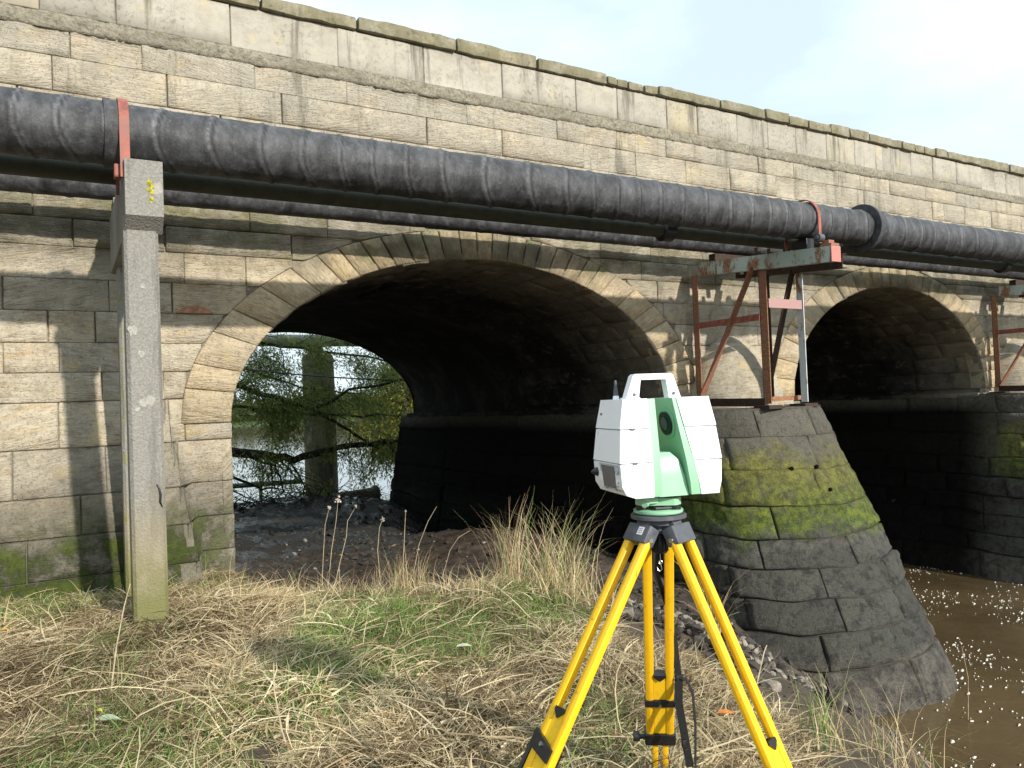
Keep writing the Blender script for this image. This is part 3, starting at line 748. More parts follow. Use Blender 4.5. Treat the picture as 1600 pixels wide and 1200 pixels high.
me = bpy.data.meshes.new('ground'); co = np.stack([GX, GY, GZ], -1).reshape(-1, 3).astype(np.float32)
ii = (np.arange(nx-1)[:, None]*ny+np.arange(ny-1)[None, :]).ravel(); qf = np.stack([ii, ii+ny, ii+ny+1, ii+1], 1)
def fast_mesh(name, co, quads, cols=None, smooth=True):
    me = bpy.data.meshes.new(name); me.vertices.add(len(co)); me.vertices.foreach_set('co', np.asarray(co, np.float32).ravel())
    k = quads.shape[1]; me.loops.add(quads.size); me.loops.foreach_set('vertex_index', quads.astype(np.int32).ravel())
    me.polygons.add(len(quads)); me.polygons.foreach_set('loop_start', np.arange(0, quads.size, k, dtype=np.int32))
    try: me.polygons.foreach_set('loop_total', np.full(len(quads), k, np.int32))
    except Exception: pass
    if smooth: me.polygons.foreach_set('use_smooth', np.ones(len(quads), bool))
    if cols is not None:
        a = me.color_attributes.new('Col', 'FLOAT_COLOR', 'POINT'); a.data.foreach_set('color', np.concatenate([cols, np.ones((len(cols), 1))], 1).astype(np.float32).ravel())
    me.update(); me.validate(); return me
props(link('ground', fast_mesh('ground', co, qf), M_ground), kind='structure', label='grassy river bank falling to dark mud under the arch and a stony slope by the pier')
WZ = -3.7
props(mesh('river', [(-900, -900, WZ), (900, -900, WZ), (900, 900, WZ), (-900, 900, WZ)], [(0, 1, 2, 3)], M_water), kind='structure', label='brown murky river with pale foam flecks')
# foam flecks on the water by the pier
def foam():
    v, f = [], []; k = 0; rnd = random.Random(5)
    while k < 3200:
        x = rnd.uniform(6.3, 17); y = rnd.uniform(1.5, 9.5)
        dn = noise.noise(Vector((x*.8, y*.8, 3)))+.5*noise.noise(Vector((x*2.5, y*2.5, 9)))
        if rnd.random() > .30+dn*1.3: continue
        k += 1; r_ = rnd.choice((.005, .006, .008, .011, .018))*rnd.uniform(.7, 1.3); n = 7; s = len(v); z = WZ+.012; ph = rnd.uniform(0, 6); st = rnd.uniform(1.2, 3.6)
        v.append((x, y, z+.006))
        for q in range(n):
            a = 2*math.pi*q/n; rr = r_*rnd.uniform(.6, 1.2); px_, py_ = rr*math.cos(a)*st, rr*math.sin(a)
            v.append((x+px_*math.cos(.4)-py_*math.sin(.4), y+px_*math.sin(.4)+py_*math.cos(.4), z-.006))
        for q in range(n): f.append((s, s+1+q, s+1+(q+1) % n))
    props(mesh('foam_flecks', v, f, M_foam), 'pale foam flecks scattered on the brown river by the pier', 'foam', kind='stuff')
foam()

# ------------------------------------------------------------------ pipes
def nfield(x, y, s, seed):
    """cheap smooth noise by summed sines, vectorised"""
    g = np.random.default_rng(seed); o = np.zeros_like(x)
    for k in range(7):
        a = g.uniform(0, 6.28); f = s*g.uniform(.5, 1.9); o += np.sin(x*math.cos(a)*f+y*math.sin(a)*f+g.uniform(0, 6.28))
    return o/7**.5
def wrapped_pipe(name, x0, x1, y, z, r, pitch, amp, label, step=.02, nseg=48):
    root = empty(name, (0, y, z), label, 'pipe')
    xs = np.arange(x0, x1, step); th = np.linspace(0, 2*math.pi, nseg, endpoint=False)
    X, T = np.meshgrid(xs, th, indexing='ij')
    ph = (X+.055*np.sin(T-.9)*r/.235+.04*np.sin(T*2+1)*r/.235+.14*np.sin(X*.9)+.09*np.sin(X*2.3+1))/pitch; fr = ph-np.floor(ph)
    jit = .05*nfield(X.ravel(), (T*r).ravel(), 9, 3).reshape(X.shape); fr = np.clip(fr+jit*.5, 0, 1)
    ridge = np.exp(-((fr-.5)/.06)**2)*amp*(1+4*jit)+np.where(fr < .5, 0, -.5)*amp*np.exp(-(fr-.5)*5)+.5*amp*np.exp(-((fr-.62)/.02)**2)
    wv = 1+.6*nfield(X.ravel(), (T*r*3).ravel(), 2.1, 8).reshape(X.shape)
    colr = np.stack([np.exp(-((fr-.47)/.05)**2)*wv*.42+.2*np.exp(-((fr-.62)/.03)**2)*wv, np.exp(-((fr-.56)/.035)**2)+.5*np.exp(-((fr-.38)/.02)**2), 0*X], -1).reshape(-1, 3).clip(0, 1)
    nz_ = vnoise(X, T*r*6, 3.0, 3)*.004+vnoise(X*2.2, T, 5.0, 7)*.003
    sag = .0
    RR = r+ridge+nz_
    co = np.stack([X, RR*np.cos(T), RR*np.sin(T)], -1).reshape(-1, 3)
    a = (np.arange(len(xs)-1)[:, None]*nseg+np.arange(nseg)[None, :]); b = (np.arange(len(xs)-1)[:, None]*nseg+(np.arange(nseg)[None, :]+1) % nseg)
    q = np.stack([a.ravel(), b.ravel(), b.ravel()+nseg, a.ravel()+nseg], 1)
    link('wrapped_barrel', fast_mesh(name, co, q, colr), M_bit, root)
    return root
mp_ = wrapped_pipe('pipe', -4.5, 24, 6.36, 2.105, .227, .335, .013, 'fat black bitumen wrapped pipe, the largest and foremost along the bridge')
bm = BM(); bm.tube([(9.13, 0, .0), (9.14, 0, 0), (9.20, 0, 0), (9.21, 0, 0)], [.27, .315, .315, .30], 40); bm.out('collar', M_bit, mp_, True)
bm = BM(); bm.tube([(9.21, 0, .0), (9.36, 0, 0), (9.6, 0, 0)], [.262, .258, .24], 40); bm.out('coupling', M_bit, mp_, True)
bm = BM(); bm.tube([(.30, 0, 0), (.46, 0, 0)], [.248, .243], 36); bm.out('coupling', M_bit, mp_, True)
p2 = wrapped_pipe('pipe', -4.5, 24, 7.86, 2.125, .135, .30, .007, 'black wrapped pipe half hidden behind, nearest to the stone wall', .045, 24)
p3 = empty('pipe', (0, 6.82, 1.935), 'thin dark green pipe with round couplings, slung between the two black pipes', 'pipe')
BM().tube([(x, 0, 0) for x in np.linspace(-4.5, 24, 12)], .082, 20).out('tube', M_thin, p3, True)
for cx_ in (6.17, 13.5): BM().tube([(cx_-.09, 0, 0), (cx_-.07, 0, 0), (cx_+.07, 0, 0), (cx_+.09, 0, 0)], [.09, .125, .125, .09], 24).out('coupling', M_black, p3, True)

# ------------------------------------------------------------------ concrete trestle
tr = empty('concrete_trestle', (.53, 6.2, -1.45), 'tall grey concrete post with crosshead carrying the black pipes, lichen on its head', 'pipe support')
TI = Matrix.Translation((-.53, -6.2, 1.45))
def tin(o): o.matrix_parent_inverse = TI; return o
Lf = math.radians(-.6)
def post(x0, x1, y0, y1, z0, z1, ch=.022):
    bm = BM(); loop = [(x0+ch, y0), (x1-ch, y0), (x1, y0+ch), (x1, y1-ch), (x1-ch, y1), (x0+ch, y1), (x0, y1-ch), (x0, y0+ch)]
    bm.poly([(x, y, z0) for x, y in loop], (0, 0, z1-z0)); return bm
tin(post(.405, .635, 6.16, 6.40, -2.0, 1.46).out('post', M_conc, tr))
tin(post(.445, .635, 7.62, 7.84, -2.0, 1.60).out('post', M_conc, tr))
# crosshead: chamfered under its front end
bm = BM(); y0 = 6.05
bm.poly([(.415, y0, 1.845), (.415, y0, 1.44), (.415, y0+.13, 1.34), (.415, 8.05, 1.34), (.415, 8.05, 1.845)], (.25, 0, 0)); bm.bevel(.012, 1); tin(bm.out('crosshead', M_conc, tr))
bm = BM(); 
tin(BM().box((.54, 7.86, 1.915), (.22, .3, .135), bev=.01).out('pad', M_conc, tr))
# lichen on the crosshead front
def patch(c, r_, seed, mat, nm, par, fin):
    rnd = random.Random(seed); v = [(c[0], c[1]-.004, c[2])]; n = 16; f = []
    for k in range(n):
        a = 2*math.pi*k/n; q = r_*rnd.uniform(.6, 1.15); v.append((c[0]+q*math.cos(a), c[1]-.0025, c[2]+q*1.2*math.sin(a)))
    for k in range(n): f.append((0, 1+k, 1+(k+1) % n))
    return fin(mesh(nm, v, f, mat, par))
for i, (dx, dz, r_) in enumerate(((0, 0, .016), (.012, -.035, .020), (-.008, -.06, .014), (.015, -.075, .016), (.012, -.125, .016), (.004, -.15, .010), (-.012, -.015, .010))):
    patch((.575+dx, 6.05, 1.69+dz), r_, i, M_lich, 'lichen_spot', tr, tin)
for i, (x_, z_, r_) in enumerate(((.445, .62, .033), (.50, .45, .026), (.50, .10, .03), (.46, .05, .02), (.52, .95, .018))): patch((x_, 6.16, z_), r_, 20+i, M_lich2, 'lichen_spot', tr, tin)
# crack in the post
bm = BM()
pts = [(.575, 6.157, -.50), (.59, 6.157, -.53), (.60, 6.157, -.58), (.595, 6.157, -.63), (.61, 6.157, -.67)]
bm.tube(pts, [.003, .007, .009, .008, .003], 6); tin(bm.out('crack', M_black, tr)); 
# strap over the main pipe at the post
def strap(x, y, z, r, w, zb, mat, par, fin, nm='pipe_strap'):
    v, f = [], []
    ang = [math.pi*(1.0-k/16) for k in range(17)]; pth = [(-r-.0, zb-z)]+[(r*math.cos(a), r*math.sin(a)) for a in ang]+[(r, zb-z)]
    bm = BM(); vi = []
    for k, (py, pz) in enumerate(pth):
        d = Vector((0, py, max(pz, 0))).normalized() if pz >= 0 else Vector((0, 1 if py > 0 else -1, 0))
        q = []
        for sx in (-w/2, w/2):
            for t in (0, .012): q.append(bm.b.verts.new(Vector((x+sx, y+py, z+pz))+d*t))
        vi.append(q)
    for a, b in zip(vi, vi[1:]):
        for i, j in ((0, 1), (1, 3), (3, 2), (2, 0)): bm.b.faces.new((a[i], a[j], b[j], b[i]))
    return fin(bm.out(nm, mat, par))
tin(BM().box((.38, 6.20, 1.78), (.05, .09, .10), bev=.012).out('strap_lug', M_red, tr))
strap(.425, 6.36, 2.105, .252, .065, 1.72, M_red, tr, tin)

# ------------------------------------------------------------------ steel trusses on the cutwaters
def truss(ox, label):
    t = empty('steel_trestle', (8.3+ox, 7.4, -.2), label, 'pipe support', 'steel trestles under the pipes')
    TM = Matrix.Translation((-8.3, -7.4, .2))
    def g(o): o.matrix_parent_inverse = TM; return o
    X = 7.95; XB = 8.72
    def angle(a, b, w, mat, nm='leg', t2=.012, up=(1, 0, 0)):
        bm = BM(); bm.bar(a, b, w, t2, up); a2 = Vector(a)+Vector((w/2-.006, w/2, 0)); b2 = Vector(b)+Vector((w/2-.006, w/2, 0))
        bm.bar(a2, b2, t2, w, (1, 0, 0)); return g(bm.out(nm, mat, t))
    angle((X, 8.22, -.10), (X, 8.22, 1.72), .10, M_rust)
    angle((X, 6.98, -.16), (X, 6.98, 1.70), .12, M_rust)
    angle((XB, 7.02, -.16), (XB, 7.02, 1.68), .10, M_pale)
    angle((XB, 7.58, -.10), (XB, 7.58, 1.68), .08, M_dark_rust)
    # diagonals
    g(BM().bar((X-.03, 8.16, -.06), (X-.03, 7.10, 1.66), .015, .10, (1, 0, 0)).out('diagonal_brace', M_rust, t))
    g(BM().bar((XB-.03, 7.62, .0), (XB-.03, 7.10, 1.66), .015, .10, (1, 0, 0)).out('diagonal_brace', M_dark_rust, t))
    # rails
    g(BM().bar((X, 8.2, 1.02), (X, 7.03, 1.02), .06, .012).bar((X-.03, 8.2, .98), (X-.03, 7.03, .98), .012, .08).out('rail', M_red, t))
    g(BM().bar((X+.06, 6.95, 1.16), (XB-.03, 6.98, 1.16), .012, .12).out('rail', mk_rust('pink paint', (.42, .25, .24), .3, .4), t))
    g(BM().bar((X, 8.2, -.07), (X, 7.0, -.12), .05, .012).bar((X-.03, 8.2, -.12), (X-.03, 7.0, -.14), .012, .11).out('bottom_rail', M_dark_rust, t))
    g(BM().bar((X+.1, 7.0, -.10), (XB+.25, 7.25, -.10), .012, .06).out('bottom_rail', M_rust, t))
    for px_, py_ in ((X, 6.98), (XB, 7.04), (X, 8.2)): g(BM().box((px_+.02, py_+.02, -.195), (.26, .26, .03), bev=.004).box((px_+.02, py_+.02, -.215), (.3, .3, .02)).out('base_plate', M_dark_rust, t))
    # top beams: channel sections sloping outwards
    def channel(x, mat, ya=8.1, za=1.79, yb=5.92, zb=1.61, h=.19):
        bm = BM(); bm.bar((x, ya, za), (x, yb, zb), .012, h, (0, 0, 1)) if False else None
        bm.bar((x, ya, za), (x, yb, zb), h, .012, (1, 0, 0)); 
        bm.bar((x+.04, ya, za+h/2-.006), (x+.04, yb, zb+h/2-.006), .012, .085, (1, 0, 0)); bm.bar((x+.04, ya, za-h/2+.006), (x+.04, yb, zb-h/2+.006), .012, .085, (1, 0, 0))
        return g(bm.out('beam', mat, t))
    channel(X-.03, M_mint); channel(XB-.05, M_dark_rust, 8.1, 1.79, 6.3, 1.64)
    g(BM().box((X+.045, 5.90, 1.61), (.17, .02, .19), bev=.004).out('beam_end_plate', mk_rust('salmon paint', (.50, .20, .17), .35, .45), t))
    # saddle block, bolt and strap of the main pipe
    g(BM().box((X+.05, 5.98, 1.725), (.15, .16, .035), bev=.005).box((X+.05, 6.0, 1.765), (.10, .10, .05), bev=.005).out('saddle', M_rust, t))
    g(BM().box((X+.05, 6.36, 1.76), (.14, .22, .22), bev=.01).out('saddle', M_black, t))
    g(BM().tube([(X-.07, 6.06, 1.83), (X+.02, 6.06, 1.83)], .05, 12).tube([(X-.09, 6.06, 1.83), (X-.07, 6.06, 1.83)], .028, 6).out('bolt', M_grey, t, True))
    for yy_ in (6.82, 7.3, 7.86):
        for dx_ in (.3, .55): g(BM().box((X+dx_, yy_, 1.84), (.07, .06, .27), bev=.004).out('bracket', M_dark_rust, t))
    strap(X+.05, 6.36, 2.105, .248, .05, 1.78, M_red, t, g)
    g(BM().box((X+.40, 7.86, 1.91), (.8, .12, .12)).out('pad', M_dark_rust, t))
    t.location.x = 8.3+ox
    return t
truss(0, 'rusty steel trestle with mint green beam standing on the near pier cap')
truss(7.95, 'rusty steel trestle at the right edge of the photo on the far pier')
# shackle-like fragments of stone on the far end

# ------------------------------------------------------------------ laser scanner on its tripod
V = Vector((1.73, 2.01, 0)).normalized(); RV = Vector((V.y, -V.x, 0)); SX, SY = 1.73, 2.01
phi = R(25); wdir = RV*math.cos(phi)+V*math.sin(phi); RZ = math.atan2(wdir.y, wdir.x)
sc = empty('laser_scanner', (SX, SY, -.395), 'white and green laser scanner with carrying handle on the yellow tripod', 'scanner', rz=RZ)
Z0 = .068   # body base above the tribrach base
def ox_(z): return float(np.interp(z, [0, .012, .04, .11, .22, .32], [.125, .158, .174, .179, .170, .153]))
def yd_(z): return float(np.interp(z, [0, .03, .11, .32], [.112, .119, .119, .098]))
def inL(z): return float(np.interp(z, [0, .32], [.036, .040]))
def inR(z): return float(np.interp(z, [0, .32], [.070, .022]))
def loft(bm, secs):
    """secs: list of (z, x0, x1, y0, y1)"""
    rings = []
    for z, x0, x1, y0, y1 in secs: rings.append([bm.b.verts.new((x, y, z)) for x, y in ((x0, y0), (x1, y0), (x1, y1), (x0, y1))])
    for a, b in zip(rings, rings[1:]):
        for k in range(4): bm.b.faces.new((a[k], a[(k+1) % 4], b[(k+1) % 4], b[k]))
    bm.b.faces.new(rings[0][::-1]); bm.b.faces.new(rings[-1]); return bm
panels = [(0, .1115), (.1155, .2205), (.2245, .32)]
for s in (-1, 1):
    inn = inL if s < 0 else inR
    for pi2, (z0, z1) in enumerate(panels):
        zs = sorted({z0, z1, *[q for q in (.012, .04) if z0 < q < z1], (z0+z1)/2})
        secs = []
        for z in zs:
            a, b = inn(z)+(.028 if s < 0 else .034-.020*z/.32), (ox_(z) if s < 0 else max(ox_(z), .168-.0 if z < .03 else 0))+.002*(1-(z-z0)/(z1-z0))
            y = yd_(z)+.001*(1-(z-z0)/(z1-z0)); x0, x1 = (a, b) if s > 0 else (-b, -a)
            secs.append((z+Z0, x0, x1, -y, y))
        bm = loft(BM(), secs); bm.bevel(.0045, 3, 20); bm.out('shell_panel', M_white, sc, True)
    secs = []
    for z in (0, .04, .11, .22, .318):
        a, b = inn(z), inn(z)+.042; y = yd_(z)-.004; x0, x1 = (a, b) if s > 0 else (-b, -a); secs.append((z+Z0+.001, x0, x1, -y-(.003 if s > 0 and z < .2 else 0), y))
    bm = loft(BM(), secs); bm.bevel(.004, 3, 20); bm.out('inner_housing', M_green, sc, True)
    # inner core hidden behind the panel seams
    bm = loft(BM(), [(z+Z0, *((inn(z)+.03, ox_(z)-.006) if s > 0 else (-(ox_(z)-.006), -(inn(z)+.03))), -yd_(z)+.006, yd_(z)-.006) for z in (.01, .04, .11, .22, .31)]); bm.out('housing_core', M_trim, sc)
# central turret between the housings
bm = loft(BM(), [(Z0-.002, -.04, .066, -.098, .098), (Z0+.06, -.04, .058, -.094, .094), (Z0+.115, -.04, .040, -.088, .088), (Z0+.14, -.04, .018, -.070, .070)]); bm.bevel(.012, 4, 20); bm.out('turret', M_green, sc, True)
nl = Vector((-1, 0, -.16)).normalized()
cl = Vector((inR(.235)-.001, -.030, Z0+.235))
o = BM().tube([cl, cl+nl*.003], .052, 40).out('lens_ring', M_green, sc, True)
BM().tube([cl+nl*.003, cl+nl*.012], .040, 36).out('lens', M_glass, sc, True)
BM().tube([cl+nl*.012, cl+nl*.014], .022, 24).out('lens_core', M_grey, sc, True)
# handle
bm = BM(); zt = Z0+.316
outer = [(-.108, zt), (-.080, zt+.080), (-.072, zt+.087), (.060, zt+.087), (.068, zt+.080), (.094, zt)]
inner = [(.050, zt), (.040, zt+.067), (-.052, zt+.067), (-.062, zt)]
lp = outer+inner
bm.poly([(x, -.019, z) for x, z in lp], (0, .038, 0)); bm.bevel(.0035, 2, 25); bm.out('carrying_handle', M_white, sc, True)
for hx in (-.078, .066): BM().tube([(hx, -.0225, zt+.018), (hx, -.018, zt+.018)], .0055, 12).out('screw', M_grey, sc, True)
BM().box((-.085, 0, zt+.002), (.05, .06, .014), bev=.004).out('handle_foot', M_white, sc, True)
# antenna, knob, display
BM().tube([(-.105, .075, Z0+.315), (-.105, .075, Z0+.332), (-.105, .075, Z0+.334)], [.012, .010, .006], 14).out('antenna_base', M_white, sc, True)
BM().tube([(-.105, .075, Z0+.333), (-.105, .075, Z0+.340), (-.105, .075, Z0+.372), (-.105, .075, Z0+.374), (-.105, .075, Z0+.386)], [.008, .0085, .005, .0055, .004], 14).out('antenna', M_grey, sc, True)
def onside(y, z, off=0): return Vector((-(ox_(z)+.002*(1-(z % .112)/.11))-off, y, z+Z0))
bm = BM()
def quadslab(nm, y0, y1, z0, z1, off, th, mat):
    bm = BM(); p = [onside(y0, z0, off), onside(y1, z0, off), onside(y1, z1, off), onside(y0, z1, off)]
    bm.poly(p, (-th, 0, 0)); return bm.out(nm, mat, sc)
# side panels lie in the tapered plane, so give every fitting its own small step
pan = quadslab('display_panel', -.108, .062, .022, .109, 0, .003, M_trim)
quadslab('display', -.066, .040, .034, .102, .003, .001, M_screen)
quadslab('display_bezel', -.066, .044, .031, .103, .003, .0005, M_print)
for i, zz in enumerate((.088, .056)): BM().tube([onside(-.088, zz, .002), onside(-.088, zz, .005)], .010 if i == 0 else .006, 16).out('button', M_white if i else M_trim, sc, True)
for i, (yy, zz, ln) in enumerate(((-.088, .040, .012), (-.060, .026, .016), (.030, .0265, .010), (.016, .0265, .006), (-.085, .026, .009))): quadslab('print_mark', yy-ln/2, yy+ln/2, zz-.0015, zz+.0015, .0032, .0004, M_print)
for i in range(3): quadslab('print_mark', -.004+.07+i*.006, -.004+.073+i*.006, .268, .276, .0006, .0004, M_print)
quadslab('seam', .0635, .0645, .15, .31, 0, .0006, M_trim)
kn = onside(.095, .075); BM().tube([kn, kn+Vector((-.006, 0, 0)), kn+Vector((-.018, 0, 0)), kn+Vector((-.022, 0, 0))], [.016, .014, .006, .003], 16).out('knob', M_black, sc, True)
for zz in (.1135, .2225): BM().box((-.128, -yd_(zz)-.002, Z0+zz), (.014, .004, .007), bev=.001).out('latch', M_print, sc)
# tribrach
bm = BM(); bm.tube([(0, 0, Z0-.012), (0, 0, Z0-.001)], .055, 32).out('rotation_ring', M_black, sc, True)
def tri(r, z0, z1, rot=0):
    lp = []
    for k in range(3):
        a0 = rot+k*2*math.pi/3
        for d in (-.32, -.12, .12, .32): lp.append((r*math.cos(a0+d)*(1 if abs(d) < .2 else .97), r*math.sin(a0+d)*(1 if abs(d) < .2 else .97), z0))
    return BM().poly(lp, (0, 0, z1-z0))
b_ = tri(.080, Z0-.036, Z0-.012, .9-RZ); b_.bevel(.004, 2); b_.out('tribrach_plate', M_green, sc, True)
b_ = BM().tube([(0, 0, .002), (0, 0, .006), (0, 0, .013), (0, 0, .016)], [.080, .083, .083, .078], 36); b_.out('base_plate', M_green, sc, True)
for k in range(3):
    a = .9-RZ+k*2*math.pi/3; BM().tube([(.063*math.cos(a), .063*math.sin(a), .015), (.063*math.cos(a), .063*math.sin(a), .017), (.063*math.cos(a), .063*math.sin(a), .031), (.063*math.cos(a), .063*math.sin(a), .033)], [.017, .0195, .0195, .016], 18).out('foot_screw', M_black, sc, True)
BM().tube([(0, 0, .012), (0, 0, .034)], .03, 20).box((.0, -.05, .024), (.07, .02, .006)).out('spring_plate', M_grey, sc, True)
b_ = BM(); la = R(-100)-RZ+.7; BM().tube([(-.062, -.045, Z0-.028), (-.075, -.058, Z0-.028)], .011, 16).box((-.05, -.05, Z0-.018), (.05, .02, .02), bev=.004).out('lock_lever', M_green, sc, True)

td = empty('tripod', (SX, SY, -1.56), 'yellow surveyors tripod with dark grey head and black clamps on the grass', 'tripod')
tI = Matrix.Translation((-SX, -SY, 1.56))
def tg(o): o.matrix_parent_inverse = tI; return o
O = Vector((SX, SY, 0))
def P3(x, y, z): return (SX+x, SY+y, z)
tg(BM().tube([P3(0, 0, -.412), P3(0, 0, -.409), P3(0, 0, -.399), P3(0, 0, -.396)], [.088, .093, .093, .089], 48).out('head_plate', M_grey, td, True))
tg(BM().tube([P3(0, 0, -.43), P3(0, 0, -.412)], .062, 30).tube([P3(0, 0, -.462), P3(0, 0, -.455), P3(0, 0, -.43)], [.03, .036, .036], 24).out('head_boss', M_grey, td, True))
bm = BM(); bm.tube([P3(0, 0, -.53), P3(0, 0, -.525), P3(0, 0, -.462)], [.022, .026, .026], 20)
for k in range(14): a = 2*math.pi*k/14; bm.box(P3(.027*math.cos(a), .027*math.sin(a), -.495), (.004, .004, .055), Matrix.Rotation(a, 3, 'Z'))
tg(bm.out('centring_knob', M_black, td, False))
hk = [P3(0, 0, -.53), P3(0, 0, -.552), P3(0, 0, -.556)]+[Vector(P3(0, 0, 0))+RV*(.006*math.sin(t))+Vector((0, 0, -.562+.006*math.cos(t))) for t in np.linspace(0, 5.6, 10)]+[Vector(P3(0, 0, -.568)), Vector(P3(0, 0, -.585))+RV*.004, Vector(P3(0, 0, -.592))-RV*.002, Vector(P3(0, 0, -.588))-RV*.009, Vector(P3(0, 0, -.578))-RV*.012]
tg(BM().tube(hk, .0018, 6).out('plumb_hook', M_metal, td, True))
legs = [(-V*.66-RV*.75, .62, .84, R(34)), (-V*.56+RV*.83, .68, .95, R(25)), (V*.999-RV*.06, .69, 1.03, R(26))]
for li, (az, Lp, Lc, alpha) in enumerate(legs):
    az = az.normalized(); tang = az.cross(Vector((0, 0, 1))).normalized(); d = (az*math.sin(alpha)-Vector((0, 0, 1))*math.cos(alpha)).normalized(); nrm = tang.cross(d).normalized()
    top = O+az*.070+Vector((0, 0, -.445)); rot = Matrix((tang, nrm, -d)).transposed()
    lg = bpy.data.objects.new('leg', None); COL.objects.link(lg); lg.parent = td; lg.matrix_parent_inverse = tI
    # hinge bracket
    bm = BM(); bm.box(top+d*.018, (.110, .046, .064), rot, .008); bm.box(top+az*.0-az*.02+Vector((0, 0, .018)), (.05, .05, .03), rot, .006)
    bm.out('hinge_bracket', M_grey, lg, True)
    for s in (-1, 1): BM().tube([top+tang*s*.054+d*.030+nrm*.0, top+tang*s*.061+d*.030], [.009, .0075], 12).out('bolt', M_metal, lg, True)
    if li == 0:
        bm = BM(); c = top+d*.012-tang*.018
        fr = nrm if (nrm.dot(-V) > 0) else -nrm
        st = BM().box(c+fr*.0236, (.026, .0008, .028), rot).out('sticker', M_white, lg)
        m_ = BM()
        for r_ in range(3):
            for q in range(3): m_.box(c+fr*.0243+tang*(q-1)*.0068+d*((r_-1)*.007), (.0048, .0004, .002), rot)
        m_.out('print_mark', M_print, lg)
    for s in (-1, 1):
        a = top+tang*s*.0385+d*.025; b = top+tang*s*(.0385)+d*(Lc+.02)
        x, y, z = tang, nrm, -d
        bm = BM(); L_ = (b-a).length; bm.box((a+b)/2, (.034, .030, L_), rot, .013); bm.out('rod', M_yel, lg, True)
    bm = BM(); bm.box(top+d*((Lp+Lc)/2+.01), (.046, .020, Lc-Lp+.02), rot, .001).out('board', M_yel2, lg)
    # black V shaped cap at the head of the board
    fr = nrm if nrm.dot(-V) > 0 else -nrm
    c = top+d*(Lp-.004)
    bm = BM(); bm.poly([c-tang*.0225-fr*.013, c+tang*.0225-fr*.013, c+tang*.0225+d*.012-fr*.013, c+d*.032-fr*.013, c-tang*.0225+d*.012-fr*.013], fr*.031); bm.out('board_cap', M_black, lg)
    for f_, w_ in ((Lp+.145, .034),) if li == 2 else ():
        bm = BM(); bm.box(top+d*f_, (.118, .040, w_), rot, .006); bm.out('band', M_black, lg, True); BM().tube([top+d*f_+fr*.020, top+d*f_+fr*.028], .006, 10).out('bolt', M_metal, lg, True)
    # lower clamp with wing knob
    if li == 2:
        c = top+d*(Lc+.0); bm = BM(); bm.box(c, (.124, .048, .058), rot, .010); bm.out('clamp', M_black, lg, True)
        k0 = c-tang*.062*(1 if tang.dot(RV) > 0 else -1); kd = -tang*(1 if tang.dot(RV) > 0 else -1)
        BM().tube([k0, k0+kd*.018, k0+kd*.02, k0+kd*.042, k0+kd*.045], [.010, .010, .020, .020, .014], 14).out('clamp_knob', M_black, lg, True)
        hang = None
    if li == 0:
        c = top+d*(Lp+.115); side = -1 if tang.dot(RV) > 0 else 1; e = tang*side
        bm = BM(); bm.poly([c-e*.046-fr*.026, c+e*.055-d*.035-fr*.026, c+e*.060-d*.02-fr*.026, c+e*.052+d*.02-fr*.026, c-e*.046+d*.040-fr*.026], fr*.052); bm.bevel(.006, 2); bm.out('clamp', M_black, lg, True)
        bm = BM(); bm.tube([c+e*.055-d*.028, c+e*.072+d*.01, c+e*.075+d*.09, c+e*.060+d*.16], [.012, .013, .010, .009], 8); bm.out('clamp_lever', M_black, lg, True)
        BM().tube([c+fr*.026, c+fr*.032], .007, 10).out('bolt', M_metal, lg, True)
    if li == 1:
        c = top+d*(Lc+.0); bm = BM(); bm.box(c, (.124, .048, .07), rot, .010); bm.out('clamp', M_black, lg, True)
    # lower section to the foot
    z_end = -1.60; Lf2 = (top.z-z_end)/(-d.z)
    for s in (-1, 1): BM().box(top+tang*s*.020+d*((Lc+Lf2-.05)/2), (.022, .020, Lf2-.05-Lc), rot, .006).out('lower_rod', M_yel, lg, True)
    BM().box(top+d*(Lf2-.06), (.07, .035, .05), rot, .006).out('foot', M_grey, lg, True)
    BM().tube([top+d*(Lf2-.05), top+d*(Lf2+.04)], [.014, .004], 10).out('foot_spike', M_metal, lg, True)
    if li == 2: LEG3 = (top, d, tang if tang.dot(RV) > 0 else -tang, fr, Lc)
# carrying strap hanging beside the rear leg
top, d, e, fr, Lc = LEG3
def ribbon(pts, w, wd, mat, nm, th=.0022):
    bm = BM(); rings = []
    for i, p in enumerate(pts):
        p = Vector(p); t = (Vector(pts[min(i+1, len(pts)-1)])-Vector(pts[max(0, i-1)])).normalized(); ww = wd[i] if isinstance(wd, list) else wd
        ww = (ww-t*ww.dot(t)).normalized(); n = t.cross(ww); rings.append([bm.b.verts.new(p+ww*a*w/2+n*b*th/2) for a, b in ((-1, -1), (1, -1), (1, 1), (-1, 1))])
    for a, b in zip(rings, rings[1:]):
        for k in range(4): bm.b.faces.new((a[k], a[(k+1) % 4], b[(k+1) % 4], b[k]))
    bm.b.faces.new(rings[0]); bm.b.faces.new(rings[-1][::-1]); return tg(bm.out(nm, mat, td, True))
p0 = top+d*.03+e*.02
ribbon([p0-e*.03, p0+d*.18-e*.03-fr*.01, p0+d*.36+e*.02-fr*.005, top+d*.50+e*.058, top+d*.60+e*.062, top+d*.70+e*.072+fr*.01], .026, [RV*.6+V*.8]*2+[RV*.5+V*.9]*2+[RV*.9+V*.4]*2, M_strap, 'carry_strap')
q0 = top+d*.70+e*.072+fr*.01
ribbon([q0, q0+Vector((0, 0, -.10))-e*.004, q0+Vector((0, 0, -.22))+e*.012, q0+Vector((0, 0, -.34))+e*.028], .030, RV, M_strap, 'carry_strap')
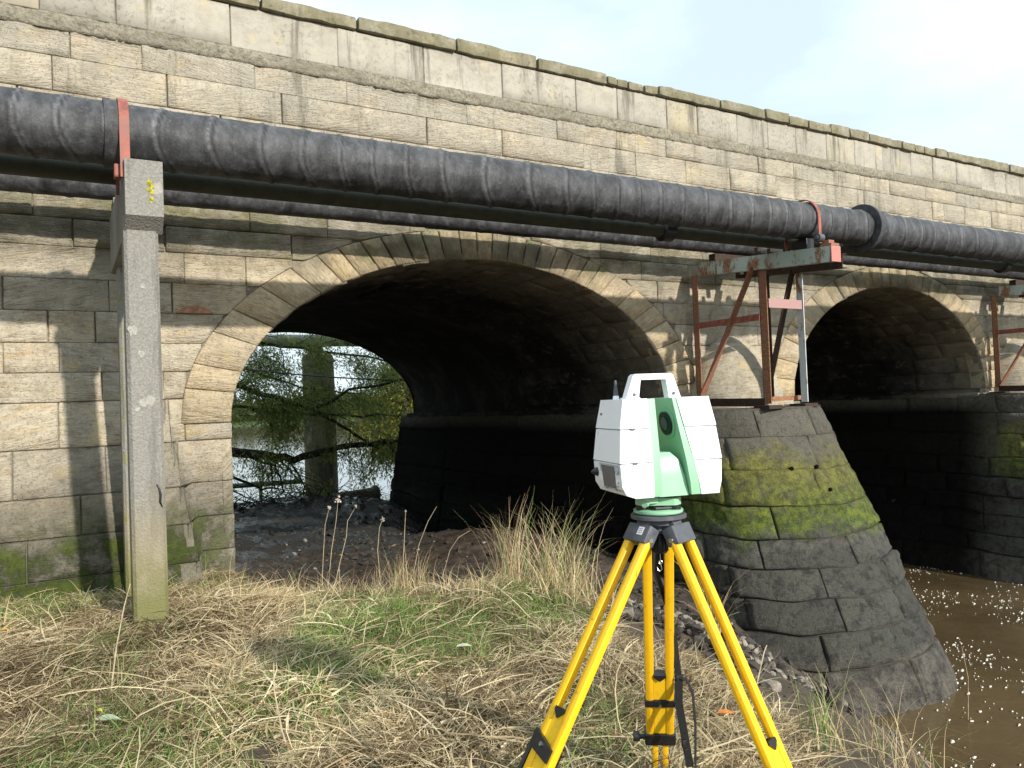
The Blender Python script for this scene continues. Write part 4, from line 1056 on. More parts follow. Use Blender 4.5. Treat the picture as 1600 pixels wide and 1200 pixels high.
ribbon([q0, q0+e*.030+Vector((0, 0, -.01)), q0+e*.050+Vector((0, 0, -.06)), q0+e*.055+Vector((0, 0, -.18)), q0+e*.048+Vector((0, 0, -.34))], .018, RV*.5+V, M_strap, 'carry_strap')
tg(BM().box(q0+Vector((0, 0, -.25))+e*.015, (.034, .012, .03), bev=.004).box(q0+Vector((0, 0, -.275))+e*.018, (.026, .010, .012), bev=.002).out('buckle', M_black, td, True))
tg(BM().box(q0+Vector((0, 0, .0)), (.030, .012, .018), bev=.003).out('buckle', M_black, td, True))

# ------------------------------------------------------------------ things behind the bridge
pipe_back = empty('pipe', (0, 21.6, 1.95), 'pale pipeline seen through the arch, carried on the round concrete column', 'pipe')
BM().tube([(x, 0, 0) for x in np.linspace(-14, 26, 9)], .17, 18).out('tube', simple('pale lagged pipe', (.42, .42, .35), .8, var=.2, scale=6), pipe_back, True)
colm = empty('concrete_column', (6.28, 21.6, -2.7), 'round stained concrete column standing beyond the arch among the branches', 'column')
def mk_col():
    m = MT('stained column concrete', .9); p = m.geo(); n = m.noise(m.mapv(p, (2, 2, .4)), 2.2, 6, .7); sx = m.sep(p)
    c = m.cramp(n, [(.35, (.12, .105, .07)), (.55, (.27, .245, .185)), (.7, (.36, .335, .26))]); c = m.mix(m.ramp(sx[2], -.9, -1.3, 0, .55), c, (.06, .055, .045))
    return m.fin(c, m.bump(n, .5, .02))
M_col = mk_col()
BM().tube([(0, 0, -.8), (0, 0, 3.0), (0, 0, 4.10), (0, 0, 4.22), (0, 0, 4.26)], [.46, .45, .44, .42, .36], 32).out('shaft', M_col, colm, True)
BM().tube([(-.05, 0, 4.24), (-.05, 0, 4.45), (-.05, 0, 4.55)], [.22, .20, .16], 16).box((-.05, 0, 4.5), (.4, .5, .12), bev=.02).out('saddle', M_col, colm, True)
cb = BM(); a_, b_2 = Vector((2.0, 19.2, 1.28)), Vector((9.2, 19.2, .62))
cb.tube([a_.lerp(b_2, t)+Vector((0, 0, -.12*math.sin(math.pi*t))) for t in np.linspace(0, 1, 10)], .018, 6); props(cb.out('cable', M_black, None, True), 'black cable sagging across the arch opening in front of the column', 'cable')
sp_ = empty('pipe', (7.3, 20.6, -2.42), 'stub of concrete pipe lying on the mud below the round column', 'pipe')
BM().tube([(-1.4, .3, -.12), (.15, 0, -.02), (.16, 0, -.02), (.26, -.02, -.01), (.27, -.02, -.01)], [.19, .19, .25, .25, .2], 20).out('pipe_body', M_col, sp_, True)
props(BM().tube([(3.4, 22.6, -2.05), (5.9, 22.2, -2.05)], .07, 10).tube([(4.75, 22.35, -1.98), (4.75, 22.35, -2.7)], .05, 8).tube([(3.45, 22.6, -2.0), (3.45, 22.6, -2.8)], .05, 8).out('mooring_rail', simple('teal rail paint', (.06, .11, .11), .6), None, True), 'dark teal rail by the water, left of the round column', 'rail')

# willow: branches reaching across the opening, fine leaves
class TreeB:
    def __init__(s): s.v = []; s.f = []; s.tips = []
    def limb(s, pts, r0, r1, n=6):
        pts = [Vector(p) for p in pts]; base = len(s.v); x = None
        for i, p in enumerate(pts):
            d = (pts[min(i+1, len(pts)-1)]-pts[max(i-1, 0)]).normalized(); x = d.orthogonal().normalized() if x is None else (x-d*x.dot(d)).normalized(); y = d.cross(x); r_ = r0+(r1-r0)*i/(len(pts)-1)
            for k in range(n): a = 2*math.pi*k/n; s.v.append(p+(x*math.cos(a)+y*math.sin(a))*r_)
        for i in range(len(pts)-1):
            for k in range(n): a = base+i*n+k; b = base+i*n+(k+1) % n; s.f.append((a, b, b+n, a+n))
    def grow(s, p, d, L, r, lev, rnd, droop=.12):
        pts = [Vector(p)]; k = 5 if lev > 0 else 4; d = Vector(d).normalized()
        for i in range(k):
            d = (d+Vector((rnd.uniform(-.28, .28), rnd.uniform(-.28, .28), rnd.uniform(-.22, .2)-droop*(.5 if lev > 1 else 1)))).normalized(); pts.append(pts[-1]+d*L/k)
        s.limb(pts, r, r*.45, 5 if lev > 1 else 4)
        if lev <= 1:
            for q in pts[1:]: s.tips.append((q, d.copy()))
        if lev > 0:
            for i in range(1, len(pts)):
                for _ in range(rnd.choice((1, 2, 2))):
                    nd = (d+Vector((rnd.uniform(-1, 1), rnd.uniform(-1, 1), rnd.uniform(-.7, .8)))).normalized(); s.grow(pts[i], nd, L*rnd.uniform(.42, .7), r*.5, lev-1, rnd, droop)
def leaf_mesh(name, tips, n, ln, wd, spread, cols, seed, mat=None, hang=.4):
    g = np.random.default_rng(seed); T = np.array([t[0][:] for t in tips]); Dr = np.array([t[1][:] for t in tips]); k = g.integers(0, len(T), n)
    c = T[k]+g.normal(0, spread, (n, 3)); d = Dr[k]*.4+g.normal(0, .7, (n, 3)); d[:, 2] -= hang; d /= np.linalg.norm(d, axis=1)[:, None]
    s = np.cross(d, g.normal(0, 1, (n, 3))); s /= np.linalg.norm(s, axis=1)[:, None]+1e-9; L = (ln*g.uniform(.6, 1.3, n))[:, None]; w = (wd*g.uniform(.7, 1.2, n))[:, None]
    co = np.stack([c, c+d*L*.5+s*w, c+d*L, c+d*L*.5-s*w], 1).reshape(-1, 3); q = np.arange(n*4).reshape(n, 4)
    cc = np.array(cols)[g.integers(0, len(cols), n)]*g.uniform(.7, 1.2, (n, 1)); return fast_mesh(name, co, q, np.repeat(cc, 4, 0), False)
wil = empty('willow_tree', (-.5, 20.5, -2.0), 'willow with dark crooked limbs and thin green leaves across the far arch opening', 'tree')
wI = Matrix.Translation((.5, -20.5, 2.0)); rnd = random.Random(3); tb = TreeB()
def along(px_pts, r0, r1, lev=1, twig=6, L=1.0, Y=(20, 20)):
    """main limbs, given as (X, Y, Z) points"""
    pts = [Vector(p) for p in px_pts]; fine = []
    for a, b in zip(pts, pts[1:]):
        for t in (0, .25, .5, .75): q = a.lerp(b, t); fine.append(q+Vector((rnd.uniform(-.04, .04), rnd.uniform(-.05, .05), rnd.uniform(-.04, .04))))
    fine.append(pts[-1]); tb.limb(fine, r0, r1, 7)
    for _ in range(twig):
        i = rnd.randrange(2, len(fine)-1); d = (fine[i+1]-fine[i]).normalized(); tb.grow(fine[i], d+Vector((rnd.uniform(-.9, .9), rnd.uniform(-.9, .9), rnd.uniform(-.7, .9))), L*rnd.uniform(.6, 1.3), r0*.20, lev, rnd)
# trunk off to the left, behind the abutment
tb.limb([(-.5, 20.5, -2.4), (-.3, 20.4, -1.2), (.1, 20.2, .2), (.2, 20.0, 1.8), (.6, 19.9, 3.4)], .34, .18, 10)
along([(-.2, 20.3, -.6), (2.4, 20, -.75), (4.2, 19.8, -1.10), (5.0, 19.8, -1.25), (6.2, 19.9, -1.05), (7.7, 20, -1.0), (8.6, 20.1, -.75), (9.6, 20.3, -.6)], .15, .03, 1, 16, 1.0)
along([(.1, 20.1, .9), (3.2, 19.6, .85), (4.2, 19.6, .45), (5.6, 19.8, -.02), (6.6, 19.9, -.62), (7.4, 20, -1.15)], .085, .025, 1, 18, 1.1)
along([(5.6, 19.8, -.02), (6.5, 19.6, .45), (7.6, 19.5, .62), (8.5, 19.4, .82), (8.9, 19.4, 1.35)], .045, .015, 1, 9, .9)
along([(2.4, 20, -.75), (3.4, 19.8, -1.5), (4.1, 19.7, -1.9), (4.6, 19.6, -1.95)], .05, .02, 0, 3, .6)
along([(2.2, 19.8, -1.0), (3.0, 19.5, -1.65), (3.7, 19.4, -2.0)], .045, .015, 0, 3, .6)
along([(3.7, 19.8, -1.0), (4.5, 19.6, -1.35), (4.7, 19.5, -2.05)], .04, .02, 0, 2, .5)
along([(.3, 20, 2.4), (3.0, 20.4, 2.1), (5.0, 20.6, 1.7), (7.0, 20.8, 1.5), (9, 21, 1.2)], .07, .02, 1, 21, 1.2)
along([(2.0, 20, .2), (4.0, 20.2, .1), (6.0, 20.4, -.2), (8.2, 20.6, -.25), (9.4, 20.8, -.5)], .05, .015, 1, 16, 1.1)
along([(.3, 20, 1.6), (2.6, 20.6, 1.5), (4.2, 20.9, 1.1), (5.6, 21, .6), (7.4, 21.2, .4)], .05, .015, 1, 16, 1.1)
b_o = mesh('branches', tb.v, tb.f, M_bark, wil, True); b_o.matrix_parent_inverse = wI
G1 = [(.12, .18, .05), (.16, .23, .06), (.20, .28, .07), (.26, .32, .08), (.36, .36, .09)]
l_o = link('leaves', leaf_mesh('leaves', tb.tips, 40000, .12, .013, .17, G1, 4), M_leaf, wil); l_o.matrix_parent_inverse = wI
# leafy tree beyond, on the right of the opening, dipping to the water
bt = empty('riverside_tree', (15.5, 33, -3.9), 'yellowing green tree drooping to the water, right side of the far opening', 'tree')
bI = Matrix.Translation((-15.5, -33, 3.9)); tb2 = TreeB(); rnd = random.Random(9)
tb2.limb([(15.5, 33, -4.6), (15.4, 33, -2), (15.2, 33, .5), (15.0, 33, 3)], .35, .15, 9)
for k in range(26): tb2.grow((15.3, 33, rnd.uniform(-1.8, 3.2)), (rnd.uniform(-1.3, .8), rnd.uniform(-.8, .8), rnd.uniform(-.1, .7)), rnd.uniform(2.0, 3.4), .08, 2, rnd, .2)
o = mesh('branches', tb2.v, tb2.f, M_bark, bt, True); o.matrix_parent_inverse = bI
G2 = [(.07, .10, .015), (.11, .15, .02), (.15, .18, .03), (.22, .20, .03), (.30, .23, .03)]
o = link('leaves', leaf_mesh('leaves', tb2.tips, 60000, .20, .030, .30, G2, 6), M_leaf, bt); o.matrix_parent_inverse = bI
# far bank woodland: one mass
gN = np.random.default_rng(8); tips = []
for k in range(900):
    a = gN.uniform(-90, 150); hgt = 3.2+3*noise.noise(Vector((a*.05, 0, 0)))+2.2*noise.noise(Vector((a*.2, 3, 0)))
    tips.append((Vector((a, 232+gN.uniform(-6, 10), gN.uniform(-3.0, hgt))), Vector((0, 0, -1))))
props(link('far_woodland', leaf_mesh('far_woodland', tips, 60000, 1.3, .5, 1.3, [(.05, .075, .03), (.07, .10, .04), (.10, .12, .045), (.14, .13, .05)], 12), M_leaf), 'hazy green woodland on the far bank of the river', 'woodland', kind='stuff')

# ------------------------------------------------------------------ grass and small things
PAL = np.array([(.13, .085, .045), (.22, .15, .08), (.36, .27, .15), (.50, .40, .24), (.58, .48, .30), (.64, .55, .37), (.45, .36, .21)])
GRN = np.array([(.09, .17, .035), (.13, .23, .05), (.19, .27, .07), (.26, .30, .10)])
def grass_ok(x, y):
    """the turf ends along the wall foot, along the edge above the mud and along the stony slope"""
    ex = np.interp(y, [-3, 0, 1.5, 2.4, 3.3, 4.3, 5.1, 5.6, 6.1, 6.6, 7.3, 8.0, 8.3], [3.2, 3.2, 3.2, 3.15, 3.2, 3.3, 3.65, 3.7, 3.0, 2.1, 1.6, 1.45, 1.4])
    wob = .14*nfield(x, y, 5, 77)
    wall = D-np.where(x < 1.1, .60*np.clip((1.05+1.5)/2.6, 0, 1)**1.45+.0, -.0)
    return (x < ex+wob) & (y < wall)
def blades(name, n, area, L, wid, lie, lift, greenf, seed, label, cat, curl=.6, segs=3, pal=PAL, kind='stuff', dens=None, bundle=1, spread=.03):
    g = np.random.default_rng(seed); x0, x1, y0, y1 = area
    x = g.uniform(x0, x1, n*2); y = g.uniform(y0, y1, n*2); ok = grass_ok(x, y)
    if dens is not None: ok &= g.uniform(0, 1, n*2) < dens(x, y)
    x, y = x[ok][:n], y[ok][:n]
    if bundle > 1:
        m0 = max(1, len(x)//bundle); x, y = np.repeat(x[:m0], bundle), np.repeat(y[:m0], bundle); bj = np.repeat(g.normal(0, 1.3, m0), bundle); bc = np.repeat(g.normal(0, 1.3, m0), bundle)
        x = x+g.normal(0, spread, len(x)); y = y+g.normal(0, spread, len(y)); jit = g.normal(0, .28, len(x)); ok = grass_ok(x, y); x, y, bj, bc, jit = x[ok], y[ok], bj[ok], bc[ok], jit[ok]
    else: bj = g.normal(0, 1.1, len(x)); bc = 0; jit = 0
    n = len(x)
    z = HG(x, y)+vec_bump(x, y)
    gf = nfield(x, y, 2.4, 5); green = g.uniform(0, 1, n) < np.clip(.6*greenf+greenf*gf*1.3, 0, .95)
    flow = nfield(x, y, 1.6, 9)*1.7+1.0+bj+jit
    el = np.abs(g.normal(lie, .25, n)); el = np.where(green, el+.45, el)
    LL = L*g.uniform(.5, 1.5, n)*np.where(green, .6, 1.0); w = wid*g.uniform(.6, 1.5, n)
    dx, dy = np.cos(flow), np.sin(flow); off = g.uniform(0, lift, n)*np.where(green, .6, 1)*(1+.6*nfield(x, y, 4, 31))
    crv = g.normal(0, curl, n)
    pts = []; px_, py_, pz_ = x.copy(), y.copy(), z+off; a = flow.copy(); e = el.copy()
    S_ = segs
    for i in range(S_+1):
        pts.append((px_.copy(), py_.copy(), pz_.copy(), a.copy(), e.copy()))
        st = LL/S_; px_ += np.cos(a)*np.cos(e)*st; py_ += np.sin(a)*np.cos(e)*st; pz_ += np.sin(e)*st; a += crv/S_*2; e -= (.1+.8*g.uniform(0, 1, n))*1.1/S_
        lo = HG(px_, py_)+.004 if i % 2 == 0 else lo
        pz_ = np.maximum(pz_, lo)
    co = np.empty((n, (S_+1)*2, 3), np.float32); rollv = g.uniform(-.9, .9, n)
    for i, (ax, ay, az_, aa, ee) in enumerate(pts):
        ww = w*(1-.75*(i/S_)**1.5)/2; sx, sy, sz = -np.sin(aa)*np.cos(rollv), np.cos(aa)*np.cos(rollv), np.sin(rollv)
        co[:, 2*i, 0] = ax-sx*ww; co[:, 2*i, 1] = ay-sy*ww; co[:, 2*i, 2] = az_-sz*ww
        co[:, 2*i+1, 0] = ax+sx*ww; co[:, 2*i+1, 1] = ay+sy*ww; co[:, 2*i+1, 2] = az_+sz*ww
    m = (S_+1)*2; b = (np.arange(n)*m)[:, None]; q = np.concatenate([np.stack([b[:, 0]+2*i, b[:, 0]+2*i+1, b[:, 0]+2*i+3, b[:, 0]+2*i+2], 1) for i in range(S_)])
    tone = nfield(x, y, 3.3, 21)+.5*nfield(x, y, 9, 22); ci = np.clip((g.uniform(0, len(pal), n)+tone*1.1+bc), 0, len(pal)-1).astype(int)
    col = np.where(green[:, None], GRN[g.integers(0, len(GRN), n)], pal[ci]); col = col*(g.uniform(.75, 1.2, n)*(1+.13*tone))[:, None]
    # grass in the damp lower parts is darker and browner
    o = link(name, fast_mesh(name, co.reshape(-1, 3), q, np.repeat(np.clip(col, 0, .85), m, 0), False), M_blade)
    return props(o, label, cat, kind=kind)
def vec_bump(x, y): return .01+.035*nfield(x, y, 3.0, 41)+.025*nfield(x, y, 7.0, 43)
near_d = lambda x, y: np.clip(1.25-np.hypot(x-1, y)*.09, .35, 1)
blades('matted_grass', 215000, (-3.2, 5, 1.6, 8.4), .15, .0044, .14, .06, .40, 1, 'flattened straw coloured grass matted over the river bank with green patches', 'grass', dens=near_d, bundle=7, spread=.035, curl=.5)
blades('long_dry_grass', 16000, (-3.2, 5, 1.6, 8.4), .34, .0062, .12, .07, .06, 2, 'longer dry grass stems lying across the matted turf', 'grass', .3, 4, dens=near_d, bundle=4, spread=.03)
blades('flat_dead_leaves', 22000, (-3.2, 5, 1.6, 8.4), .13, .0105, .06, .065, .12, 6, 'broad flattened dead reed leaves strewn through the matted turf', 'grass', .5, 3, dens=near_d, bundle=3, spread=.04)
blades('green_grass', 42000, (-3.2, 5, 1.6, 8.4), .13, .0042, .55, .07, .85, 3, 'short green grass shoots growing through the dry turf', 'grass', dens=lambda x, y: np.clip(.10+.75*nfield(x, y, 2.2, 5), .03, .95))
# standing tufts
def tuft(name, cx, cy, n, hgt, spr, label, cat, seed, lean=.25, wid=.006, group=None, pal=PAL, gr=.15, plum=0, bend=1.0, base=None):
    g = np.random.default_rng(seed); x = cx+spr*g.normal(0, 1, n).clip(-1.7, 1.7); y = cy+spr*g.normal(0, 1, n).clip(-1.7, 1.7); z = HG(x, y)-.01+(base or 0)
    S_ = 5; L = hgt*g.uniform(.45, 1.1, n); a = g.uniform(0, 2*np.pi, n); t = np.abs(g.normal(0, lean, n)); w = wid*g.uniform(.5, 1.3, n)
    px_, py_, pz_ = x.copy(), y.copy(), z.copy(); pts = []; k2 = g.uniform(.3, 1.6, n)*bend
    for i in range(S_+1):
        pts.append((px_.copy(), py_.copy(), pz_.copy())); st = L/S_; px_ += np.cos(a)*np.sin(t)*st; py_ += np.sin(a)*np.sin(t)*st; pz_ += np.cos(t)*st; t += k2*(i+1)/S_*.35; a += g.normal(0, .12, n)
    co = np.empty((n, (S_+1)*2, 3), np.float32); ra = g.uniform(0, 3.14, n)
    for i, (ax, ay, az_) in enumerate(pts):
        ww = w*(1-.85*(i/S_)**1.3)/2
        for s, q in ((-1, 0), (1, 1)): co[:, 2*i+q, 0] = ax+s*np.cos(ra)*ww; co[:, 2*i+q, 1] = ay+s*np.sin(ra)*ww; co[:, 2*i+q, 2] = az_
    m = (S_+1)*2; b = np.arange(n)*m; q = np.concatenate([np.stack([b+2*i, b+2*i+1, b+2*i+3, b+2*i+2], 1) for i in range(S_)])
    gm = g.uniform(0, 1, n) < gr; col = np.where(gm[:, None], GRN[g.integers(0, 4, n)]*1.1, pal[g.integers(0, len(pal), n)])*g.uniform(.8, 1.2, (n, 1))
    return props(link(name, fast_mesh(name, co.reshape(-1, 3), q, np.repeat(col, m, 0), False), M_blade), label, cat, group)
REED = np.array([(.58, .44, .26), (.50, .34, .20), (.66, .54, .36), (.40, .26, .16), (.62, .52, .28)])
def px_ray(x, y):
    M = cam.matrix_world.to_3x3(); return M @ Vector(((x-800)/1200, -(y-600)/1200, -1))
def at_ground(x, y, zoff=0):
    """where a line of sight through the photograph's point meets the bank (used only to read positions)"""
    r_ = px_ray(x, y); lo, hi = .8, 60
    for s in np.arange(.8, 40, .02):
        if r_.z*s < float(HG(r_.x*s, r_.y*s))+zoff: return r_*s
    return r_*8
def tuft_at(px_, py_, *a, **k): p = at_ground(px_, py_); return tuft('dry_grass_tuft', p.x, p.y, *a, **k)
p = at_ground(800, 925); tuft('dry_grass_clump', p.x, p.y, 130, 1.05, .08, 'tall reddish reedy grass clump before the dark arch, the taller left one beside the tripod', 'grass clump', 11, .11, .007, None, REED, .12, bend=.9)
p = at_ground(868, 935); tuft('dry_grass_clump', p.x, p.y, 250, .92, .17, 'broad tall pale grass clump just right of the reddish reedy one, nearest the tripod leg', 'grass clump', 12, .22, .0065, None, REED, .25, bend=1.35)
p = at_ground(760, 940); tuft('dry_grass_clump', p.x, p.y, 260, .42, .26, 'low spreading dry clump at the foot of the tall reedy grass', 'grass clump', 13, .55, .006, None, REED, .15, bend=1.5)
p = at_ground(640, 925); tuft('dry_grass_clump', p.x, p.y, 170, .55, .16, 'thin pointed dry clump left of the tall reedy grass, before the wet mud', 'grass clump', 14, .30, .006, None, REED, .12, bend=1.0)
p = at_ground(560, 940); tuft('dry_grass_clump', p.x, p.y, 260, .36, .28, 'low tangled dry clump around the three dead stalks', 'grass clump', 15, .75, .006, None, REED, .1, bend=1.6)
p = at_ground(440, 945); tuft('dry_grass_clump', p.x, p.y, 260, .42, .26, 'bent tangle of dry blades near the right foot of the concrete post', 'grass clump', 16, .8, .006, None, REED, .2, bend=1.6)
p = at_ground(340, 940); tuft('dry_grass_clump', p.x, p.y, 110, .42, .18, 'sparse greenish blades against the arch jamb beside the post', 'grass clump', 17, .5, .006, None, REED, .45, bend=1.2)
p = at_ground(700, 950); tuft('dry_grass_clump', p.x, p.y, 220, .34, .26, 'short dry clump midway between the pointed clump and the reedy grass', 'grass clump', 18, .7, .006, None, REED, .2, bend=1.5)
p = at_ground(910, 950); tuft('dry_grass_clump', p.x, p.y, 200, .46, .15, 'dry clump behind the left tripod leg at the edge of the bank', 'grass clump', 19, .5, .006, None, REED, .15, bend=1.4)
p = at_ground(1118, 1000); tuft('dry_grass_clump', p.x, p.y, 26, .85, .03, 'wiry dry stems seen between the right tripod rods and the pier', 'grass clump', 20, .22, .008, None, REED, .1, bend=1.4)
p = at_ground(1290, 1170); tuft('dry_grass_clump', p.x, p.y, 60, .42, .07, 'green tipped tuft growing below the pier foot, right of the tripod', 'grass clump', 21, .35, .006, None, REED, .6, bend=1.0)
p = at_ground(1400, 1195); tuft('dry_grass_clump', p.x, p.y, 120, .46, .16, 'pale dry tuft at the bottom right hanging over the water', 'grass clump', 22, .75, .0055, None, REED, .2, bend=1.4)
p = at_ground(110, 950); tuft('dry_grass_clump', p.x, p.y, 120, .22, .3, 'short green fringe of grass at the foot of the mossy wall, left of the post', 'grass clump', 23, .6, .005, None, GRN, .8, bend=1.2)
# dead flower stalks
def stalk(pts, r_, label, head=0, branches=(), group=None):
    bm = BM(); bm.tube(pts, [r_*(1-.5*i/(len(pts)-1)) for i in range(len(pts))], 5)
    for bpts in branches: bm.tube(bpts, r_*.6, 4)
    o = bm.out('dead_stalk', M_stalk, None, True)
    v = [w.co.copy() for w in o.data.vertices]
    if head:
        rnd = random.Random(int(label.__len__()*7)); bm = BM()
        for _ in range(14):
            c = Vector(pts[-1])+Vector((rnd.gauss(0, head), rnd.gauss(0, head), rnd.gauss(0, head))); bmesh.ops.create_icosphere(bm.b, subdivisions=1, radius=head*rnd.uniform(.4, .9), matrix=Matrix.Translation(c))
        bm.out('seed_head', M_seed, o, True)
    return props(o, label, 'stalk', group)
M_stalk = simple('dry stalk', (.52, .42, .28), .85, var=.15); M_seed = simple('seed fluff', (.55, .49, .38), .95, var=.2)
def stalk_px(bx, by, tops, label, **k):
    b = at_ground(bx, by); dep = b.length; pts = [b]
    base_r = px_ray(bx, by); f = b.x/base_r.x
    for i, (x, y) in enumerate(tops): q = px_ray(x, y)*f; pts.append(q+V*.02*i)
    return stalk([tuple(p) for p in pts], .0045, label, **k)
stalk_px(503, 915, [(505, 870), (507, 820), (512, 795)], 'left one of the three dead stalks with fluffy heads before the mud', head=.012)
stalk_px(513, 915, [(518, 860), (524, 815), (526, 783)], 'middle one of the three dead stalks, with the largest fluffy head', head=.018)
stalk_px(522, 918, [(531, 880), (540, 840), (541, 815), (553, 792)], 'bent right one of the three dead stalks, leaning to the right', head=.010)
stalk_px(594, 905, [(590, 860), (592, 825), (596, 812)], 'short brown stalk with a drooping seed head, left of the pointed clump', head=.014)
stalk_px(632, 925, [(630, 880), (631, 840), (632, 800)], 'upright pointed dry stalk rising before the wet mud', head=.006)
stalk_px(645, 900, [(655, 850), (668, 815), (681, 792)], 'slanting thin stalk crossing right of the pointed one')
stalk_px(690, 905, [(703, 860), (716, 840), (733, 830)], 'pale forked stalk bending right toward the tall clump')
stalk_px(172, 1090, [(182, 1010), (190, 950), (196, 915)], 'long straight pale stem standing left of the post foot')
stalk_px(455, 1190, [(440, 1140), (425, 1080), (421, 1040)], 'thin pale stem slanting over the matted grass in the foreground')
stalk_px(1510, 1198, [(1513, 1120), (1514, 1060), (1505, 1012)], 'tall dry stalk standing alone before the brown water at the right')
stalk_px(1165, 1140, [(1180, 1080), (1195, 1020), (1200, 1012)], 'thin stem near the rubble at the pier foot')
# stones on the muddy slope and under the arch
def rock(x, y, sc_, mat, label, group=None, seed=0, sink=.3, name='stone_block', cat='stone'):
    rnd = random.Random(seed); bm = bmesh.new(); bmesh.ops.create_icosphere(bm, subdivisions=2, radius=1)
    for v in bm.verts:
        n = noise.noise(v.co*1.1+Vector((seed*3.3, 0, 0)))*.5; q = v.co*(1+n)
        for a in range(3): q[a] = max(-.62, min(.62, q[a]))
        v.co = Vector((q.x*sc_[0], q.y*sc_[1], q.z*sc_[2]))
    me = bpy.data.meshes.new(name); bm.to_mesh(me); bm.free(); o = link(name, me, mat); o.location = (x, y, float(HG(x, y))+sc_[2]*(.62-sink)); o.rotation_euler = (rnd.uniform(-.2, .2), rnd.uniform(-.2, .2), rnd.uniform(0, 3.1))
    return props(o, label, cat, group)
for i, (a, b, s_, lb) in enumerate((((970), 962, (.16, .07, .05), 'long pale stone lying on the soil between the tripod legs'), (1206, 1076, (.10, .06, .045), 'tan oblong stone right of the tripod leg, at the edge of the turf'), (1257, 1072, (.07, .05, .045), 'pale round stone at the pier foot'), (1224, 1036, (.05, .045, .035), 'small white stone on the slope above the round one'), (1190, 1012, (.045, .035, .03), 'small pale pebble high on the stony slope'), (1142, 975, (.035, .03, .025), 'smallest pale pebble, highest near the pier wall'), (938, 968, (.06, .05, .04), 'small stone left of the long pale stone'), (1290, 1090, (.05, .04, .03), 'flat grey stone near the water at the pier foot'), (1340, 1118, (.16, .12, .09), 'dark wet block at the water edge below the pier'))):
    p = at_ground(a, b); rock(p.x, p.y, s_, M_rockd if 'dark' in lb or 'grey' in lb else M_rock, lb, seed=i+1)
# rubble: nobody could count it
def rubble(name, pts_fn, n, smin, smax, mat, label, seed):
    rnd = random.Random(seed); v, f = [], []; base = bmesh.new(); bmesh.ops.create_icosphere(base, subdivisions=1, radius=1); bv = [w.co.copy() for w in base.verts]; bf = [tuple(w.index for w in q.verts) for q in base.faces]; base.free()
    for _ in range(n):
        x, y = pts_fn(rnd); s_ = smin*(smax/smin)**(rnd.random()**2.2); z = float(HG(x, y)); rot = Matrix.Rotation(rnd.uniform(0, 6), 3, (rnd.random(), rnd.random(), 1)); o_ = len(v); q = Vector((s_*rnd.uniform(.7, 1.6), s_*rnd.uniform(.6, 1.2), s_*rnd.uniform(.35, .8))); sd2 = rnd.random()*40
        for w in bv: t = w*(1+.5*noise.noise(w*1.3+Vector((sd2, 0, 0)))); v.append(rot @ Vector((t.x*q.x, t.y*q.y, t.z*q.z))+Vector((x, y, z+s_*.15)))
        f += [tuple(o_+k for k in t) for t in bf]
    props(mesh(name, v, f, mat), label, 'rubble', kind='stuff')
def slope_pt(r_):
    t = r_.random(); a = Vector((4.4, 6.4)).lerp(Vector((4.6, 3.0)), t); return a.x+abs(r_.gauss(.3, 1.0))-.4, a.y+r_.gauss(.1, .5)
rubble('slope_rubble', slope_pt, 1500, .007, .055, M_rock, 'loose pebbles and rubble on the muddy slope beside the pier', 31)
rubble('dark_rubble', lambda r_: (r_.uniform(3.6, 7.2), r_.uniform(3.0, 7.8)), 2200, .012, .08, M_rockd, 'dark lumps of mud and stone on the slope beside the pier', 32)
rubble('mud_debris', lambda r_: (r_.uniform(1.7, 7.2), r_.uniform(9, 20.5)), 1300, .012, .07, M_rockd, 'dark lumps and debris strewn over the mud under the arch', 33)
rubble('pale_debris', lambda r_: (r_.uniform(1.8, 7.0), r_.uniform(8.6, 14)), 90, .012, .05, M_rock, 'scattered pale leaves and stones on the mud under the arch', 34)
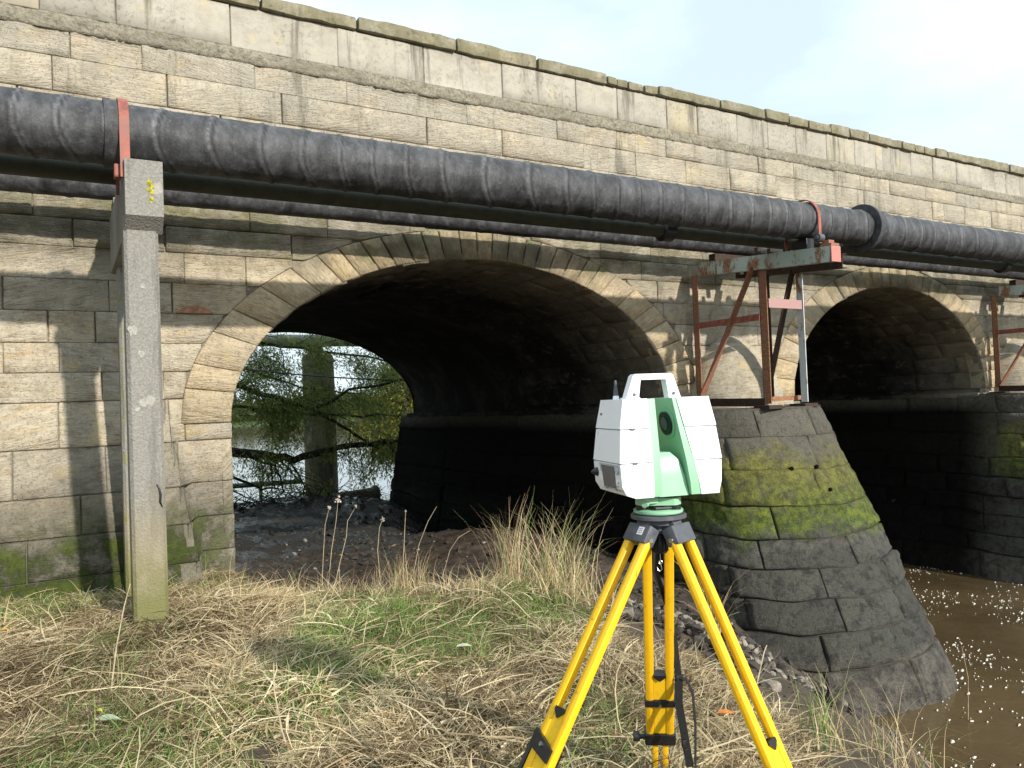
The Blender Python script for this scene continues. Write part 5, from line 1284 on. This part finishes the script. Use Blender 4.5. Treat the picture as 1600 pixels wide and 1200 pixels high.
# driftwood twigs at the far mud crest and near
def twigs():
    rnd = random.Random(17); tb3 = TreeB()
    for _ in range(150):
        x, y = rnd.uniform(1.6, 6.5), rnd.uniform(17.5, 21); z = float(HG(x, y)); L = rnd.uniform(.3, 1.1); a = rnd.uniform(0, 6.28)
        tb3.limb([(x, y, z+.03), (x+L*.5*math.cos(a), y+L*.5*math.sin(a), z+rnd.uniform(.05, .3)), (x+L*math.cos(a), y+L*math.sin(a), z+rnd.uniform(0, .35))], .014, .006, 4)
    props(mesh('driftwood', tb3.v, tb3.f, M_bark, None, True), 'tangle of dark driftwood twigs along the far edge of the mud', 'driftwood', kind='stuff')
twigs()
# fallen leaves
def leaf(px_, py_, L, col, label, seed):
    p = at_ground(px_, py_, .11); rnd = random.Random(seed); a = rnd.uniform(-.5, .5)+math.atan2(RV.y, RV.x); d_ = Vector((math.cos(a), math.sin(a), 0)); s_ = Vector((-d_.y, d_.x, .35)); z = p.z
    v, f = [], []; prof = (0, .6, 1, .85, .45, 0)
    for i, w_ in enumerate(prof):
        t = i/(len(prof)-1); c = Vector((p.x, p.y, z))+d_*(t-.5)*L+Vector((0, 0, .012*math.sin(t*3))); v += [c-s_*w_*L*.15, c+Vector((0, 0, -.003)), c+s_*w_*L*.15]
    for i in range(len(prof)-1):
        for k in range(2): b = 3*i+k; f.append((b, b+1, b+4, b+3))
    props(mesh('fallen_leaf', v, f, simple('leaf '+label[:6], col, .6, var=.15)), label, 'leaf')
leaf(110, 1020, .10, (.75, .45, .02), 'bright yellow willow leaf lying on the turf at the left', 1)
leaf(8, 985, .06, (.62, .28, .03), 'orange leaf at the left edge on the turf', 2)
leaf(303, 1002, .07, (.66, .54, .28), 'pale tan leaf below the foot of the post', 3)
leaf(155, 1112, .06, (.55, .50, .03), 'yellow leaf lying on a whitish green leaf in the foreground', 4)
leaf(168, 1124, .14, (.34, .42, .28), 'whitish green leaf in the left foreground', 5)
leaf(385, 1046, .04, (.70, .45, .04), 'small yellow leaf in the middle of the turf', 6)
leaf(532, 868, .08, (.55, .52, .03), 'yellow leaf by the foot of the dead stalks', 7)
leaf(535, 1020, .05, (.66, .48, .06), 'small yellow leaf right of the middle, below the low clump', 8)
leaf(1135, 1115, .10, (.62, .20, .03), 'orange leaf beside the right tripod leg', 9)
leaf(725, 1010, .10, (.55, .52, .42), 'pale curled leaf on the hummock left of the tripod', 10)
